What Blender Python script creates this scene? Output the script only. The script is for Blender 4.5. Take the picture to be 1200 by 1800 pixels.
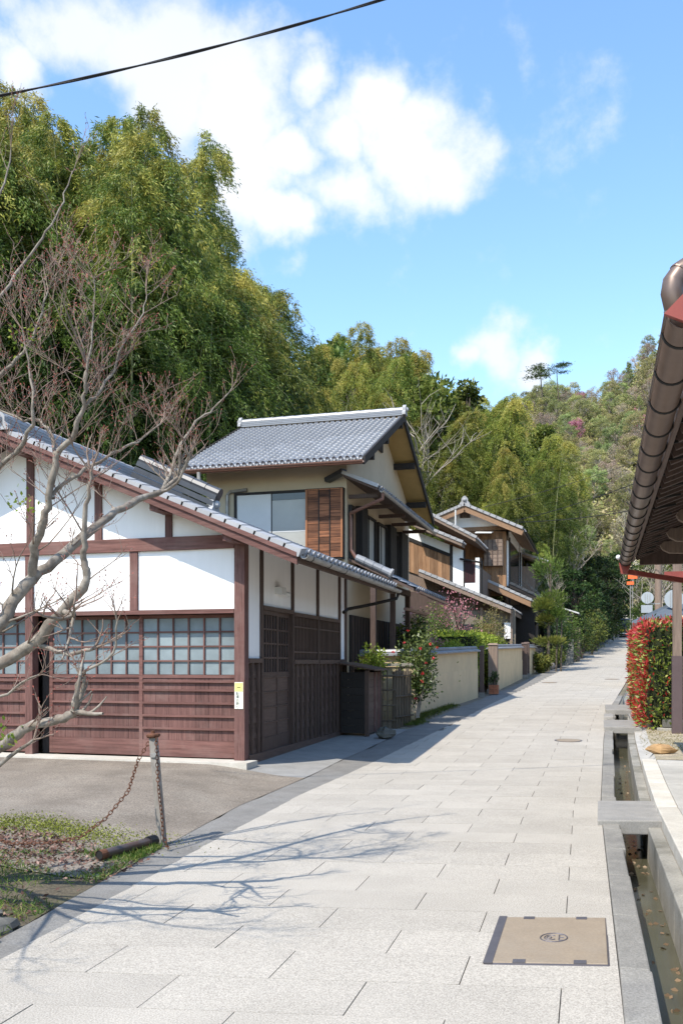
import bpy, math, random
import numpy as np
from mathutils import Vector, Matrix, Euler

random.seed(7); RNG = np.random.default_rng(7)
S = bpy.context.scene
COL = S.collection
for o in list(bpy.data.objects): bpy.data.objects.remove(o)

# ------------------------------------------------------------------ camera, sky, sun, exposure
# x runs across the street (right), y along the street (away), z up; metres
TH = math.atan(0.284); SN, CS = math.sin(TH), math.cos(TH)
CX, CY, CZ = 5.119, -12.721, 1.5
cam = bpy.data.cameras.new('camera'); camo = bpy.data.objects.new('camera', cam); COL.objects.link(camo)
camo.location = (CX, CY, CZ); camo.rotation_euler = (math.pi/2, 0, TH)
cam.sensor_fit = 'VERTICAL'; cam.sensor_height = 36; cam.sensor_width = 24
cam.lens = 32.0; cam.shift_y = 264/1800; cam.clip_end = 3000; cam.clip_start = 0.05
S.camera = camo

LIGHT = Vector((0.325, 0.685, -1.0))
ELEV = math.atan2(1.0, math.hypot(LIGHT.x, LIGHT.y))
sun = bpy.data.lights.new('sun', 'SUN'); suno = bpy.data.objects.new('sun', sun); COL.objects.link(suno)
sun.energy = 2.75; sun.angle = math.radians(0.53); sun.color = (1.0, 0.935, 0.83)
suno.rotation_euler = LIGHT.to_track_quat('-Z', 'Y').to_euler()
S.view_settings.view_transform = 'Standard'; S.view_settings.look = 'None'
S.view_settings.exposure = 1.25; S.view_settings.gamma = 1.0
S.view_settings.use_curve_mapping = False

def at(px, py, Y):
    "a point of the street, given the photograph's own measurements and a distance"
    X = (px-600)/1600*Y; Z = CZ+(1164-py)/1600*Y
    return Vector((CX+CS*X-SN*Y, CY+SN*X+CS*Y, Z))
def campx(x, y, z):
    dx, dy = x-CX, y-CY
    X = CS*dx+SN*dy; Y = -SN*dx+CS*dy
    return 600+1600*X/Y, 1164-1600*(z-CZ)/Y, Y
def dirv(px, py):
    v = at(px, py, 1.0)-Vector((CX, CY, CZ)); v.normalize(); return v

W = bpy.data.worlds.new('World'); S.world = W; W.use_nodes = True
nt = W.node_tree; nt.nodes.clear()
def WN(t, **k):
    n = nt.nodes.new(t)
    for a, b in k.items(): setattr(n, a, b)
    return n
wl = nt.links.new
sky = WN('ShaderNodeTexSky', sky_type='NISHITA'); sky.sun_disc = False
sky.sun_elevation = ELEV; sky.sun_rotation = math.atan2(-LIGHT.x, -LIGHT.y)
sky.air_density = 1.25; sky.dust_density = 0.5; sky.ozone_density = 2.0; sky.altitude = 50
tc = WN('ShaderNodeTexCoord')
nrm = WN('ShaderNodeVectorMath', operation='NORMALIZE'); wl(tc.outputs['Generated'], nrm.inputs[0])
nz = WN('ShaderNodeTexNoise'); nz.inputs['Scale'].default_value = 9; nz.inputs['Detail'].default_value = 9; nz.inputs['Roughness'].default_value = 0.6
wl(nrm.outputs[0], nz.inputs['Vector'])
wn = WN('ShaderNodeTexNoise'); wn.inputs['Scale'].default_value = 11; wn.inputs['Detail'].default_value = 6; wl(nrm.outputs[0], wn.inputs['Vector'])
wsub = WN('ShaderNodeVectorMath', operation='SUBTRACT'); wl(wn.outputs['Color'], wsub.inputs[0]); wsub.inputs[1].default_value = (.5,.5,.5)
wsc = WN('ShaderNodeVectorMath', operation='SCALE'); wl(wsub.outputs[0], wsc.inputs[0]); wsc.inputs['Scale'].default_value = .10
warp = WN('ShaderNodeVectorMath', operation='ADD'); wl(nrm.outputs[0], warp.inputs[0]); wl(wsc.outputs[0], warp.inputs[1])
nzb = WN('ShaderNodeTexNoise'); nzb.inputs['Scale'].default_value = 2.3; nzb.inputs['Detail'].default_value = 3
wl(nrm.outputs[0], nzb.inputs['Vector'])
blobs = [(150,50,130),(290,80,165),(420,140,150),(300,180,115),(550,125,66),(700,250,135),(790,280,88),(600,330,105),(600,240,100),(520,260,70),(660,190,90),(500,390,70),
         (868,628,80),(938,643,62),(826,632,46),(30,110,70),(725,115,45),(850,190,40),(1190,255,60),(450,320,110),
         (-500,300,300),(-900,-200,350),(1900,300,260),(2600,0,380)]
prev = None
for (px, py, r) in blobs:
    c = dirv(px, py); e = dirv(px+r, py); rad = (c-e).length
    d = WN('ShaderNodeVectorMath', operation='DISTANCE'); wl(warp.outputs[0], d.inputs[0]); d.inputs[1].default_value = c
    m = WN('ShaderNodeMapRange'); m.inputs['From Min'].default_value = 0; m.inputs['From Max'].default_value = rad*1.15
    m.inputs['To Min'].default_value = 1.25 if py > 600 else (1.0 if r > 60 else 0.5); m.inputs['To Max'].default_value = 0; wl(d.outputs['Value'], m.inputs['Value'])
    if prev is None: prev = m.outputs[0]
    else:
        x = WN('ShaderNodeMath', operation='MAXIMUM'); wl(prev, x.inputs[0]); wl(m.outputs[0], x.inputs[1]); prev = x.outputs[0]
# field = blob*.9 + (noise-.5)*1.3
n1 = WN('ShaderNodeMath', operation='MULTIPLY_ADD'); wl(nz.outputs['Fac'], n1.inputs[0]); n1.inputs[1].default_value = 2.1; n1.inputs[2].default_value = -1.2
n2 = WN('ShaderNodeMath', operation='ADD'); wl(n1.outputs[0], n2.inputs[0]); wl(prev, n2.inputs[1])
cm = WN('ShaderNodeMapRange', interpolation_type='SMOOTHSTEP'); wl(n2.outputs[0], cm.inputs['Value'])
cm.inputs['From Min'].default_value = -0.08; cm.inputs['From Max'].default_value = 0.62; cm.inputs['To Max'].default_value = 0.93
sh = WN('ShaderNodeMapRange'); wl(nzb.outputs['Fac'], sh.inputs['Value'])
sh.inputs['From Min'].default_value = .3; sh.inputs['From Max'].default_value = .7; sh.inputs['To Min'].default_value = 0; sh.inputs['To Max'].default_value = 1
cc = WN('ShaderNodeMix', data_type='RGBA'); wl(sh.outputs[0], cc.inputs['Factor'])
cc.inputs['A'].default_value = (2.5, 2.68, 2.95, 1); cc.inputs['B'].default_value = (3.3, 3.35, 3.4, 1)
hsv = WN('ShaderNodeHueSaturation'); wl(sky.outputs[0], hsv.inputs['Color']); hsv.inputs['Saturation'].default_value = 1.12; hsv.inputs['Value'].default_value = .92
mx = WN('ShaderNodeMix', data_type='RGBA'); wl(cm.outputs[0], mx.inputs['Factor']); wl(hsv.outputs[0], mx.inputs['A']); wl(cc.outputs['Result'], mx.inputs['B'])
bg = WN('ShaderNodeBackground'); wl(mx.outputs['Result'], bg.inputs['Color']); bg.inputs['Strength'].default_value = 0.15
ow = WN('ShaderNodeOutputWorld'); wl(bg.outputs[0], ow.inputs['Surface'])

# ------------------------------------------------------------------ helpers
WMX = {}
def reg(o, parent=None, mw=None):
    mw = mw if mw is not None else Matrix.Identity(4)
    COL.objects.link(o)
    o.matrix_basis = mw
    if parent is not None:
        o.parent = parent; o.matrix_parent_inverse = WMX[parent.name].inverted()
    WMX[o.name] = mw.copy()
    return o
def tag(o, label=None, cat=None, group=None, kind=None):
    if label: o['label'] = label
    if cat: o['category'] = cat
    if group: o['group'] = group
    if kind: o['kind'] = kind
    return o
def empty(name, loc, label=None, cat=None, group=None, kind=None):
    o = bpy.data.objects.new(name, None); o.empty_display_size = .2
    reg(o, None, Matrix.Translation(Vector(loc))); return tag(o, label, cat, group, kind)

class MB:
    def __init__(s): s.v = []; s.f = []
    def hexa(s, p):
        n = len(s.v); s.v += [tuple(q) for q in p]
        s.f += [(n,n+3,n+2,n+1),(n+4,n+5,n+6,n+7),(n,n+1,n+5,n+4),(n+1,n+2,n+6,n+5),(n+2,n+3,n+7,n+6),(n+3,n,n+4,n+7)]; return s
    def box(s, x0, x1, y0, y1, z0, z1):
        return s.hexa([(x0,y0,z0),(x1,y0,z0),(x1,y1,z0),(x0,y1,z0),(x0,y0,z1),(x1,y0,z1),(x1,y1,z1),(x0,y1,z1)])
    def bar(s, p, q, w, h, up=(0,0,1)):
        p = Vector(p); q = Vector(q); d = (q-p).normalized(); u = Vector(up)
        r = d.cross(u)
        if r.length < 1e-4: r = d.cross(Vector((1,0,0)))
        r.normalize(); u = r.cross(d).normalized()
        pts = []
        for c in (p, q):
            for a, b in ((-1,-1),(1,-1),(1,1),(-1,1)): pts.append(c+r*(a*w/2)+u*(b*h/2))
        return s.hexa(pts)
    def poly(s, pts, dvec):
        "extrude a closed polygon along dvec"
        n = len(s.v); k = len(pts); d = Vector(dvec)
        s.v += [tuple(p) for p in pts]+[tuple(Vector(p)+d) for p in pts]
        s.f.append(tuple(range(n, n+k))[::-1]); s.f.append(tuple(range(n+k, n+2*k)))
        for i in range(k):
            j = (i+1) % k; s.f.append((n+i, n+j, n+k+j, n+k+i))
        return s
    def tube(s, pts, rad, n=8, cap=True, arc=None):
        pts = [Vector(p) for p in pts]; m = len(pts)
        rad = rad if hasattr(rad, '__len__') else [rad]*m
        base = len(s.v); ref = None
        for i, p in enumerate(pts):
            d = (pts[min(i+1,m-1)]-pts[max(i-1,0)])
            d = d.normalized() if d.length > 1e-9 else Vector((0,0,1))
            if ref is None:
                ref = Vector((0,0,1)) if abs(d.z) < .9 else Vector((1,0,0))
            r = d.cross(ref)
            if r.length < 1e-4: r = d.cross(Vector((0.3,1,0.1)))
            r.normalize(); u = r.cross(d).normalized(); ref = u
            for k in range(n):
                a = 2*math.pi*k/n
                s.v.append(tuple(p+(r*math.cos(a)+u*math.sin(a))*rad[i]))
        for i in range(m-1):
            for k in range(n):
                a = base+i*n+k; b = base+i*n+(k+1) % n
                s.f.append((a, b, b+n, a+n))
        if cap:
            s.f.append(tuple(base+k for k in range(n))[::-1]); s.f.append(tuple(base+(m-1)*n+k for k in range(n)))
        return s
    def ball(s, c, r, nu=8, nv=5, sc=(1,1,1), jit=0):
        c = Vector(c); n0 = len(s.v)
        for j in range(nv+1):
            th = math.pi*j/nv
            for i in range(nu):
                ph = 2*math.pi*i/nu; q = 1+random.uniform(-jit, jit)
                s.v.append((c.x+r*sc[0]*q*math.sin(th)*math.cos(ph), c.y+r*sc[1]*q*math.sin(th)*math.sin(ph), c.z+r*sc[2]*q*math.cos(th)))
        for j in range(nv):
            for i in range(nu):
                a = n0+j*nu+i; b = n0+j*nu+(i+1) % nu
                s.f.append((a, a+nu, b+nu, b))
        return s
    def build(s, name, m, parent=None, smooth=False, kind=None, label=None, cat=None, group=None, origin=None, bevel=0):
        v = np.array(s.v, dtype=float)
        if origin is None:
            origin = (v.min(0)+v.max(0))/2
            if parent is None: origin[2] = v[:,2].min()
        v = v-np.array(origin)
        me = bpy.data.meshes.new(name); me.from_pydata([tuple(q) for q in v], [], s.f)
        if smooth: me.polygons.foreach_set('use_smooth', [True]*len(me.polygons))
        me.materials.append(m)
        o = bpy.data.objects.new(name, me)
        reg(o, parent, Matrix.Translation(Vector(origin)))
        if bevel:
            b = o.modifiers.new('bevel', 'BEVEL'); b.width = bevel; b.segments = 2; b.limit_method = 'ANGLE'
        return tag(o, label, cat, group, kind)

def bx(name, m, parent, x0, x1, y0, y1, z0, z1, **k):
    return MB().box(min(x0,x1), max(x0,x1), min(y0,y1), max(y0,y1), min(z0,z1), max(z0,z1)).build(name, m, parent, **k)

def npmesh(name, V, Fq, m, parent=None, attr=None, smooth=False, mw=None, kind=None):
    "fast mesh of quads from numpy arrays"
    me = bpy.data.meshes.new(name); n = len(V); k = len(Fq); c = Fq.shape[1]
    me.vertices.add(n); me.vertices.foreach_set('co', np.asarray(V, dtype=np.float32).ravel())
    me.loops.add(k*c); me.loops.foreach_set('vertex_index', np.asarray(Fq, dtype=np.int32).ravel())
    me.polygons.add(k); me.polygons.foreach_set('loop_start', np.arange(0, k*c, c, dtype=np.int32))
    try: me.polygons.foreach_set('loop_total', np.full(k, c, dtype=np.int32))
    except Exception: pass
    me.update(calc_edges=True)
    if smooth: me.polygons.foreach_set('use_smooth', np.ones(k, dtype=bool))
    if attr is not None:
        at_ = me.attributes.new('tint', 'FLOAT', 'FACE'); at_.data.foreach_set('value', np.asarray(attr, dtype=np.float32))
    me.materials.append(m)
    o = bpy.data.objects.new(name, me)
    if mw is not False: reg(o, parent, mw)
    return tag(o, kind=kind)

def unit(a): return a/np.maximum(np.linalg.norm(a, axis=-1, keepdims=True), 1e-9)
def leaves_geo(P, D, L, Wd, fold=None, rng=RNG):
    "diamond leaves: base P, direction D, length L, width Wd"
    n = len(P); D = unit(D)
    R = unit(np.cross(D, rng.normal(size=(n,3))))
    L = np.broadcast_to(np.asarray(L, float), (n,))[:,None]; Wd = np.broadcast_to(np.asarray(Wd, float), (n,))[:,None]
    V = np.empty((n,4,3)); V[:,0] = P; V[:,2] = P+D*L
    mid = P+D*L*.45; V[:,1] = mid+R*Wd/2; V[:,3] = mid-R*Wd/2
    return V.reshape(-1,3), np.arange(n*4).reshape(n,4)
def join_geo(*gs):
    Vs, Fs, k = [], [], 0
    for V, Fq in gs:
        Vs.append(V); Fs.append(Fq+k); k += len(V)
    return np.concatenate(Vs), np.concatenate(Fs)

def copy_tree(o, mw, parent=None):
    c = o.copy(); COL.objects.link(c)
    c.matrix_basis = mw
    WMX[c.name] = mw
    for ch in o.children:
        d = ch.copy(); COL.objects.link(d); d.parent = c
    return c

# ------------------------------------------------------------------ materials
MATS = {}
def nodes(name):
    m = bpy.data.materials.new(name); m.use_nodes = True; t = m.node_tree
    b = t.nodes['Principled BSDF']
    return m, t, b
def N(t, typ, **k):
    n = t.nodes.new(typ)
    for a, b in k.items(): setattr(n, a, b)
    return n
def rgba(c, k=1.0): return (max(0,min(1,c[0]*k)), max(0,min(1,c[1]*k)), max(0,min(1,c[2]*k)), 1)
def M(name, c, rough=.75, var=.18, scale=5, st=(1,1,1), bump=.15, ov=.08, spec=.3, c2=None, metal=0, speck=None, stain=None):
    """procedural material: stretched noise between two tones, per-object variation,
    optional fine speckle (scale, amount) and larger stains (scale, colour, amount)"""
    m, t, b = nodes(name); l = t.links.new
    g = N(t, 'ShaderNodeNewGeometry'); mp = N(t, 'ShaderNodeMapping'); mp.inputs['Scale'].default_value = st
    l(g.outputs['Position'], mp.inputs['Vector'])
    no = N(t, 'ShaderNodeTexNoise'); no.inputs['Scale'].default_value = scale; no.inputs['Detail'].default_value = 7; no.inputs['Roughness'].default_value = .62
    l(mp.outputs[0], no.inputs['Vector'])
    oi = N(t, 'ShaderNodeObjectInfo')
    off = N(t, 'ShaderNodeVectorMath', operation='ADD'); cb = N(t, 'ShaderNodeCombineXYZ')
    mu = N(t, 'ShaderNodeMath', operation='MULTIPLY'); l(oi.outputs['Random'], mu.inputs[0]); mu.inputs[1].default_value = 37.0
    l(mu.outputs[0], cb.inputs[0]); l(mu.outputs[0], cb.inputs[2]); l(g.outputs['Position'], off.inputs[0]); l(cb.outputs[0], off.inputs[1]); l(off.outputs[0], mp.inputs['Vector'])
    cr = N(t, 'ShaderNodeValToRGB'); e = cr.color_ramp.elements
    e[0].position = .3; e[1].position = .7
    if c2 is None: e[0].color = rgba(c, 1-var); e[1].color = rgba(c, 1+var)
    else: e[0].color = rgba(c); e[1].color = rgba(c2)
    l(no.outputs['Fac'], cr.inputs['Fac']); cur = cr.outputs['Color']
    if stain:
        sn = N(t, 'ShaderNodeTexNoise'); sn.inputs['Scale'].default_value = stain[0]; sn.inputs['Detail'].default_value = 5; sn.inputs['Roughness'].default_value = .65
        l(g.outputs['Position'], sn.inputs['Vector'])
        mr = N(t, 'ShaderNodeMapRange'); mr.inputs['From Min'].default_value = .48; mr.inputs['From Max'].default_value = .72; mr.inputs['To Max'].default_value = stain[2]
        l(sn.outputs['Fac'], mr.inputs['Value'])
        mi = N(t, 'ShaderNodeMix', data_type='RGBA'); l(mr.outputs[0], mi.inputs['Factor']); l(cur, mi.inputs['A']); mi.inputs['B'].default_value = rgba(stain[1]); cur = mi.outputs['Result']
    hs = N(t, 'ShaderNodeHueSaturation'); l(cur, hs.inputs['Color'])
    vr = N(t, 'ShaderNodeMapRange'); l(oi.outputs['Random'], vr.inputs['Value']); vr.inputs['To Min'].default_value = 1-ov; vr.inputs['To Max'].default_value = 1+ov
    l(vr.outputs[0], hs.inputs['Value']); cur = hs.outputs['Color']
    hgt = no.outputs['Fac']
    if speck:
        s2 = N(t, 'ShaderNodeTexNoise'); s2.inputs['Scale'].default_value = speck[0]; s2.inputs['Detail'].default_value = 2; s2.inputs['Roughness'].default_value = .7
        l(g.outputs['Position'], s2.inputs['Vector'])
        m2 = N(t, 'ShaderNodeMapRange'); m2.inputs['From Min'].default_value = .3; m2.inputs['From Max'].default_value = .7
        m2.inputs['To Min'].default_value = 1-speck[1]; m2.inputs['To Max'].default_value = 1+speck[1]*.7; l(s2.outputs['Fac'], m2.inputs['Value'])
        h2 = N(t, 'ShaderNodeHueSaturation'); l(cur, h2.inputs['Color']); l(m2.outputs[0], h2.inputs['Value']); cur = h2.outputs['Color']; hgt = s2.outputs['Fac']
    l(cur, b.inputs['Base Color']); b.inputs['Roughness'].default_value = rough; b.inputs['Metallic'].default_value = metal
    b.inputs['Specular IOR Level'].default_value = spec
    if bump:
        bp = N(t, 'ShaderNodeBump'); bp.inputs['Strength'].default_value = bump; bp.inputs['Distance'].default_value = .01
        l(hgt, bp.inputs['Height']); l(bp.outputs[0], b.inputs['Normal'])
    MATS[name] = m; return m

def LEAF(name, ca, cb, cc=None, trans=.35, rough=.5, hv=.04, vv=.25, spec=.25):
    "foliage: per-leaf tint attribute drives ca -> cb (-> cc), per-plant variation, light through the leaf"
    m, t, b = nodes(name); l = t.links.new
    a = N(t, 'ShaderNodeAttribute', attribute_name='tint')
    cr = N(t, 'ShaderNodeValToRGB'); e = cr.color_ramp.elements
    e[0].color = rgba(ca); e[1].color = rgba(cb); e[0].position = .1; e[1].position = .65 if cc else .95
    if cc: x = e.new(.95); x.color = rgba(cc)
    l(a.outputs['Fac'], cr.inputs['Fac'])
    oi = N(t, 'ShaderNodeObjectInfo')
    hs = N(t, 'ShaderNodeHueSaturation'); l(cr.outputs['Color'], hs.inputs['Color'])
    v1 = N(t, 'ShaderNodeMapRange'); l(oi.outputs['Random'], v1.inputs['Value']); v1.inputs['To Min'].default_value = 1-vv; v1.inputs['To Max'].default_value = 1+vv
    l(v1.outputs[0], hs.inputs['Value'])
    fr = N(t, 'ShaderNodeMath', operation='MULTIPLY'); l(oi.outputs['Random'], fr.inputs[0]); fr.inputs[1].default_value = 7.31
    fr2 = N(t, 'ShaderNodeMath', operation='FRACT'); l(fr.outputs[0], fr2.inputs[0])
    v2 = N(t, 'ShaderNodeMapRange'); l(fr2.outputs[0], v2.inputs['Value']); v2.inputs['To Min'].default_value = .5-hv; v2.inputs['To Max'].default_value = .5+hv
    l(v2.outputs[0], hs.inputs['Hue'])
    l(hs.outputs['Color'], b.inputs['Base Color']); b.inputs['Roughness'].default_value = rough; b.inputs['Specular IOR Level'].default_value = spec
    tr = N(t, 'ShaderNodeBsdfTranslucent'); l(hs.outputs['Color'], tr.inputs['Color'])
    mx_ = N(t, 'ShaderNodeMixShader'); mx_.inputs['Fac'].default_value = trans
    l(b.outputs[0], mx_.inputs[1]); l(tr.outputs[0], mx_.inputs[2])
    l(mx_.outputs[0], t.nodes['Material Output'].inputs['Surface'])
    MATS[name] = m; return m

PAVE = M('paving_aggregate', (.405,.37,.315), .85, .08, 1.6, bump=.25, ov=.045, speck=(110,.42), stain=(.6,(.34,.308,.258),.6))
GROUT = M('paving_joint', (.22,.205,.18), .9, .2, 8)
ASPH = M('old_asphalt', (.195,.185,.168), .9, .16, 3, bump=.3, speck=(80,.3), stain=(1.1,(.23,.225,.21),.6))
FORE = M('gravelly_asphalt', (.215,.182,.145), .92, .22, 1.4, bump=.5, speck=(55,.5), stain=(.8,(.31,.275,.225),.7))
CONC = M('concrete', (.42,.405,.37), .85, .14, 3, bump=.2, speck=(70,.12), stain=(1.5,(.30,.29,.265),.55))
CONCW = M('pale_concrete', (.52,.49,.43), .85, .12, 3, bump=.2, speck=(70,.12), stain=(1.2,(.40,.36,.29),.6))
GRAN = M('granite_kerb', (.245,.232,.205), .8, .14, 6, bump=.25, speck=(85,.3), stain=(1.6,(.14,.135,.13),.6))
SLAB = M('granite_slab', (.285,.272,.25), .75, .12, 5, bump=.2, speck=(90,.22), stain=(2.5,(.19,.19,.185),.5))
DIRT = M('soil', (.20,.165,.12), .95, .3, 2, bump=.6, speck=(40,.3), stain=(.9,(.10,.105,.04),.7))
HILL = M('forest_floor', (.055,.045,.025), .95, .35, .8, bump=.6, stain=(.25,(.05,.06,.02),.7))
APRON = M('shade_toned_concrete', (.27,.262,.245), .85, .14, 3, bump=.2, speck=(70,.12), stain=(1.1,(.19,.185,.175),.6))  # concrete copy darkened; the apron's shade is put into the colour
VSOIL = M('leafy_soil', (.10,.082,.055), .95, .3, 3, bump=.7, speck=(45,.45), stain=(1.2,(.06,.07,.025),.7))
DITCH = M('ditch_wall', (.27,.255,.22), .85, .2, 3, bump=.3, speck=(60,.2), stain=(2,(.10,.095,.07),.8))
PLAST = M('white_plaster', (.86,.85,.825), .85, .035, 2.2, (3,3,.35), bump=.06, ov=.015, stain=(.9,(.78,.77,.735),.35))
BEIGE = M('beige_plaster', (.53,.445,.32), .9, .05, 2.0, bump=.1, ov=.02, stain=(.7,(.45,.375,.265),.5))
CLAY = M('ochre_clay_wall', (.62,.475,.285), .9, .07, 2.2, bump=.15, ov=.03, stain=(1.0,(.48,.37,.235),.55))
WRED = M('red_stained_wood', (.135,.068,.058), .72, .38, 4, (8,8,.5), bump=.3, ov=.16, spec=.25, stain=(2.6,(.22,.145,.125),.5))
WREDH = M('red_stained_wood_long', (.14,.068,.057), .72, .36, 4, (.5,8,8), bump=.3, ov=.16, spec=.25, stain=(1.3,(.22,.15,.13),.45))
WDARK = M('dark_stained_wood', (.085,.056,.045), .6, .25, 5, (7,7,.7), bump=.2, ov=.15)
WDARKH = M('dark_stained_wood_long', (.10,.066,.052), .6, .25, 5, (6,.7,7), bump=.2, ov=.15)
WBLK = M('black_wood', (.022,.018,.016), .65, .3, 5, (6,6,.7), bump=.2, ov=.15)
WPLANK = M('weathered_cedar', (.17,.078,.032), .75, .3, 3.5, (9,9,.55), bump=.35, ov=.3, c2=(.34,.205,.115))
WPLANKH = M('weathered_cedar_long', (.045,.017,.010), .7, .3, 3.0, (.6,9,9), bump=.35, ov=.45, c2=(.27,.11,.05))
WGREY = M('grey_weathered_wood', (.21,.155,.12), .8, .25, 4, (8,8,.6), bump=.25, ov=.2)
WTAN = M('tan_wood', (.25,.15,.088), .7, .2, 4, (3,3,3), bump=.2, ov=.1)
TILE = M('silver_clay_tile', (.205,.215,.235), .36, .10, 7, bump=.05, ov=.16, spec=.55, stain=(2.5,(.20,.205,.21),.5))
TILED = M('dark_clay_tile', (.045,.047,.052), .38, .15, 7, bump=.05, ov=.2, spec=.5)
VERGE = M('pale_verge_tile', (.33,.33,.335), .55, .09, 5, bump=.08, ov=.08, spec=.4, stain=(3,(.28,.28,.285),.5))
COPPER = M('brown_gutter', (.17,.085,.06), .42, .15, 6, bump=.03, spec=.5, ov=.05)
GUTG = M('grey_gutter', (.30,.285,.26), .5, .15, 6, bump=.03, stain=(4,(.15,.14,.13),.6))
BRONZE = M('bronze_gutter', (.15,.105,.082), .42, .12, 5, bump=.03, spec=.6, ov=.03, metal=.35)
REDM = M('red_oxide_metal', (.24,.055,.042), .5, .1, 4, bump=.03)
BLACKM = M('black_iron', (.02,.019,.018), .5, .2, 8, bump=.05)
STEEL = M('galvanised_steel', (.36,.35,.33), .45, .12, 8, bump=.05, metal=.4, stain=(5,(.2,.13,.08),.5))
RUST = M('rusty_iron', (.115,.05,.028), .85, .35, 25, bump=.3, ov=.1)
PIPE = M('brown_steel_pipe', (.12,.095,.085), .35, .15, 6, bump=.05, metal=.5, stain=(6,(.16,.06,.025),.7))
GLASS = M('frosted_glass', (.20,.24,.25), .4, .3, 1.6, bump=.0, spec=.35, ov=.2)  # colour noise stands in for uneven reflections in the panes
GLASSD = M('dark_glass', (.03,.033,.036), .1, .2, 3, bump=.0, spec=.6)
CURT = M('pale_curtain_glass', (.40,.39,.35), .35, .08, 3, (9,9,.5), bump=.05, spec=.5)
SHUT = M('pale_shutter', (.60,.60,.58), .5, .04, 3, bump=.0)
COVER = M('manhole_plate', (.29,.228,.16), .6, .08, 6, bump=.1, metal=.15, speck=(60,.1), stain=(2.5,(.30,.25,.19),.6))
COVERB = M('manhole_rim', (.115,.105,.11), .5, .15, 8, bump=.1, metal=.3)
WHITEP = M('white_paint', (.78,.78,.76), .5, .02, 4, bump=0)
INK = M('black_ink', (.03,.03,.035), .6, .05, 4, bump=0)
INKY = M('yellow_print', (.75,.68,.20), .6, .05, 4, bump=0)
BARK = M('cherry_bark', (.15,.12,.095), .85, .3, 9, (1,1,1), bump=.7, ov=.1, c2=(.33,.295,.245), stain=(16,(.09,.075,.055),.85))
TWIG = M('reddish_twig', (.225,.165,.13), .8, .25, 10, bump=.1, ov=.1)
BUD = M('red_bud', (.22,.06,.045), .7, .3, 20, bump=0)
TRUNK = M('tree_bark', (.10,.08,.06), .9, .3, 6, bump=.5, ov=.2)
TRUNKP = M('pale_bark', (.33,.29,.24), .9, .25, 6, bump=.4, ov=.2)
CULM = M('bamboo_culm', (.11,.14,.05), .5, .25, 2, bump=.05, ov=.35, c2=(.24,.23,.11))
BAMB = M('dry_bamboo', (.095,.075,.052), .7, .3, 6, (6,6,.8), bump=.2, ov=.25)
BLOCK = M('mossy_block', (.40,.33,.21), .9, .15, 3, bump=.3, ov=.12, speck=(50,.2), stain=(2.2,(.16,.14,.08),.75))
ROCK = M('ochre_rock', (.34,.215,.105), .85, .25, 5, bump=.5, stain=(5,(.25,.16,.09),.6))
ROCKD = M('dark_rock', (.13,.125,.11), .9, .3, 5, bump=.6, stain=(4,(.06,.065,.04),.7))
BRICK = M('terracotta', (.33,.12,.06), .8, .15, 6, bump=.2)
WATER = M('ditch_water', (.065,.062,.04), .16, .2, 2, bump=.06, spec=.4)
CARB = M('black_car_paint', (.012,.013,.017), .18, .1, 2, bump=0, spec=.6)
REDL = M('red_lens', (.55,.02,.02), .3, .05, 3, bump=0)
YELP = M('yellow_plate', (.75,.60,.04), .5, .03, 3, bump=0)
ORNG = M('orange_board', (.75,.14,.04), .6, .06, 3, bump=0)
CABLE = M('black_cable', (.02,.02,.022), .5, .1, 3, bump=0)
TARP = M('blue_grey_slate', (.085,.10,.115), .6, .15, 5, bump=.15)

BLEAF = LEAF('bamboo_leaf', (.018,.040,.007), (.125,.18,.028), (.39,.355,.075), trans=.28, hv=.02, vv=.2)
BLEAF2 = LEAF('sun_brightened_bamboo_leaf', (.035,.065,.012), (.21,.265,.042), (.45,.41,.09), trans=.32, hv=.025, vv=.2)  # bamboo leaf copy brightened; sunlight on the middle grove put into the colour
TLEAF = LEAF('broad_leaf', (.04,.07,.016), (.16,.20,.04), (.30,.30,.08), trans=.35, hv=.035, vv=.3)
MLEAF = LEAF('hill_leaf', (.20,.225,.09), (.43,.44,.16), (.60,.52,.28), trans=.4, hv=.045, vv=.3)  # tones lightened to stand in for haze over the far hill
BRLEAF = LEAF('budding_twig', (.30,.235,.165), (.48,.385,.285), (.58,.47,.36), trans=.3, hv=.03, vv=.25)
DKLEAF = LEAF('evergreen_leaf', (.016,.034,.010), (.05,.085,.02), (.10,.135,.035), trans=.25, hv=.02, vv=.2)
PINK = LEAF('pink_blossom', (.45,.16,.22), (.62,.30,.36), trans=.35, hv=.02, vv=.1)
REDFL = LEAF('red_flower', (.50,.03,.03), (.65,.10,.09), trans=.2, hv=.01, vv=.05)
REDLF = LEAF('red_new_leaf', (.30,.015,.03), (.45,.03,.045), (.58,.10,.075), trans=.3, hv=.01, vv=.05, spec=.4)
HLEAF = LEAF('glossy_hedge_leaf', (.05,.09,.012), (.22,.26,.045), (.45,.44,.13), trans=.25, rough=.35, hv=.01, vv=.05, spec=.5)
LIME = LEAF('lime_hedge_leaf', (.12,.19,.02), (.26,.34,.04), (.36,.42,.07), trans=.35, hv=.01, vv=.08)
GRASS = LEAF('grass_blade', (.045,.085,.012), (.12,.17,.026), (.26,.24,.07), trans=.35)
DRYLF = LEAF('fallen_leaf', (.11,.075,.045), (.21,.145,.09), (.33,.25,.17), trans=.15, spec=.2)

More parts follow.
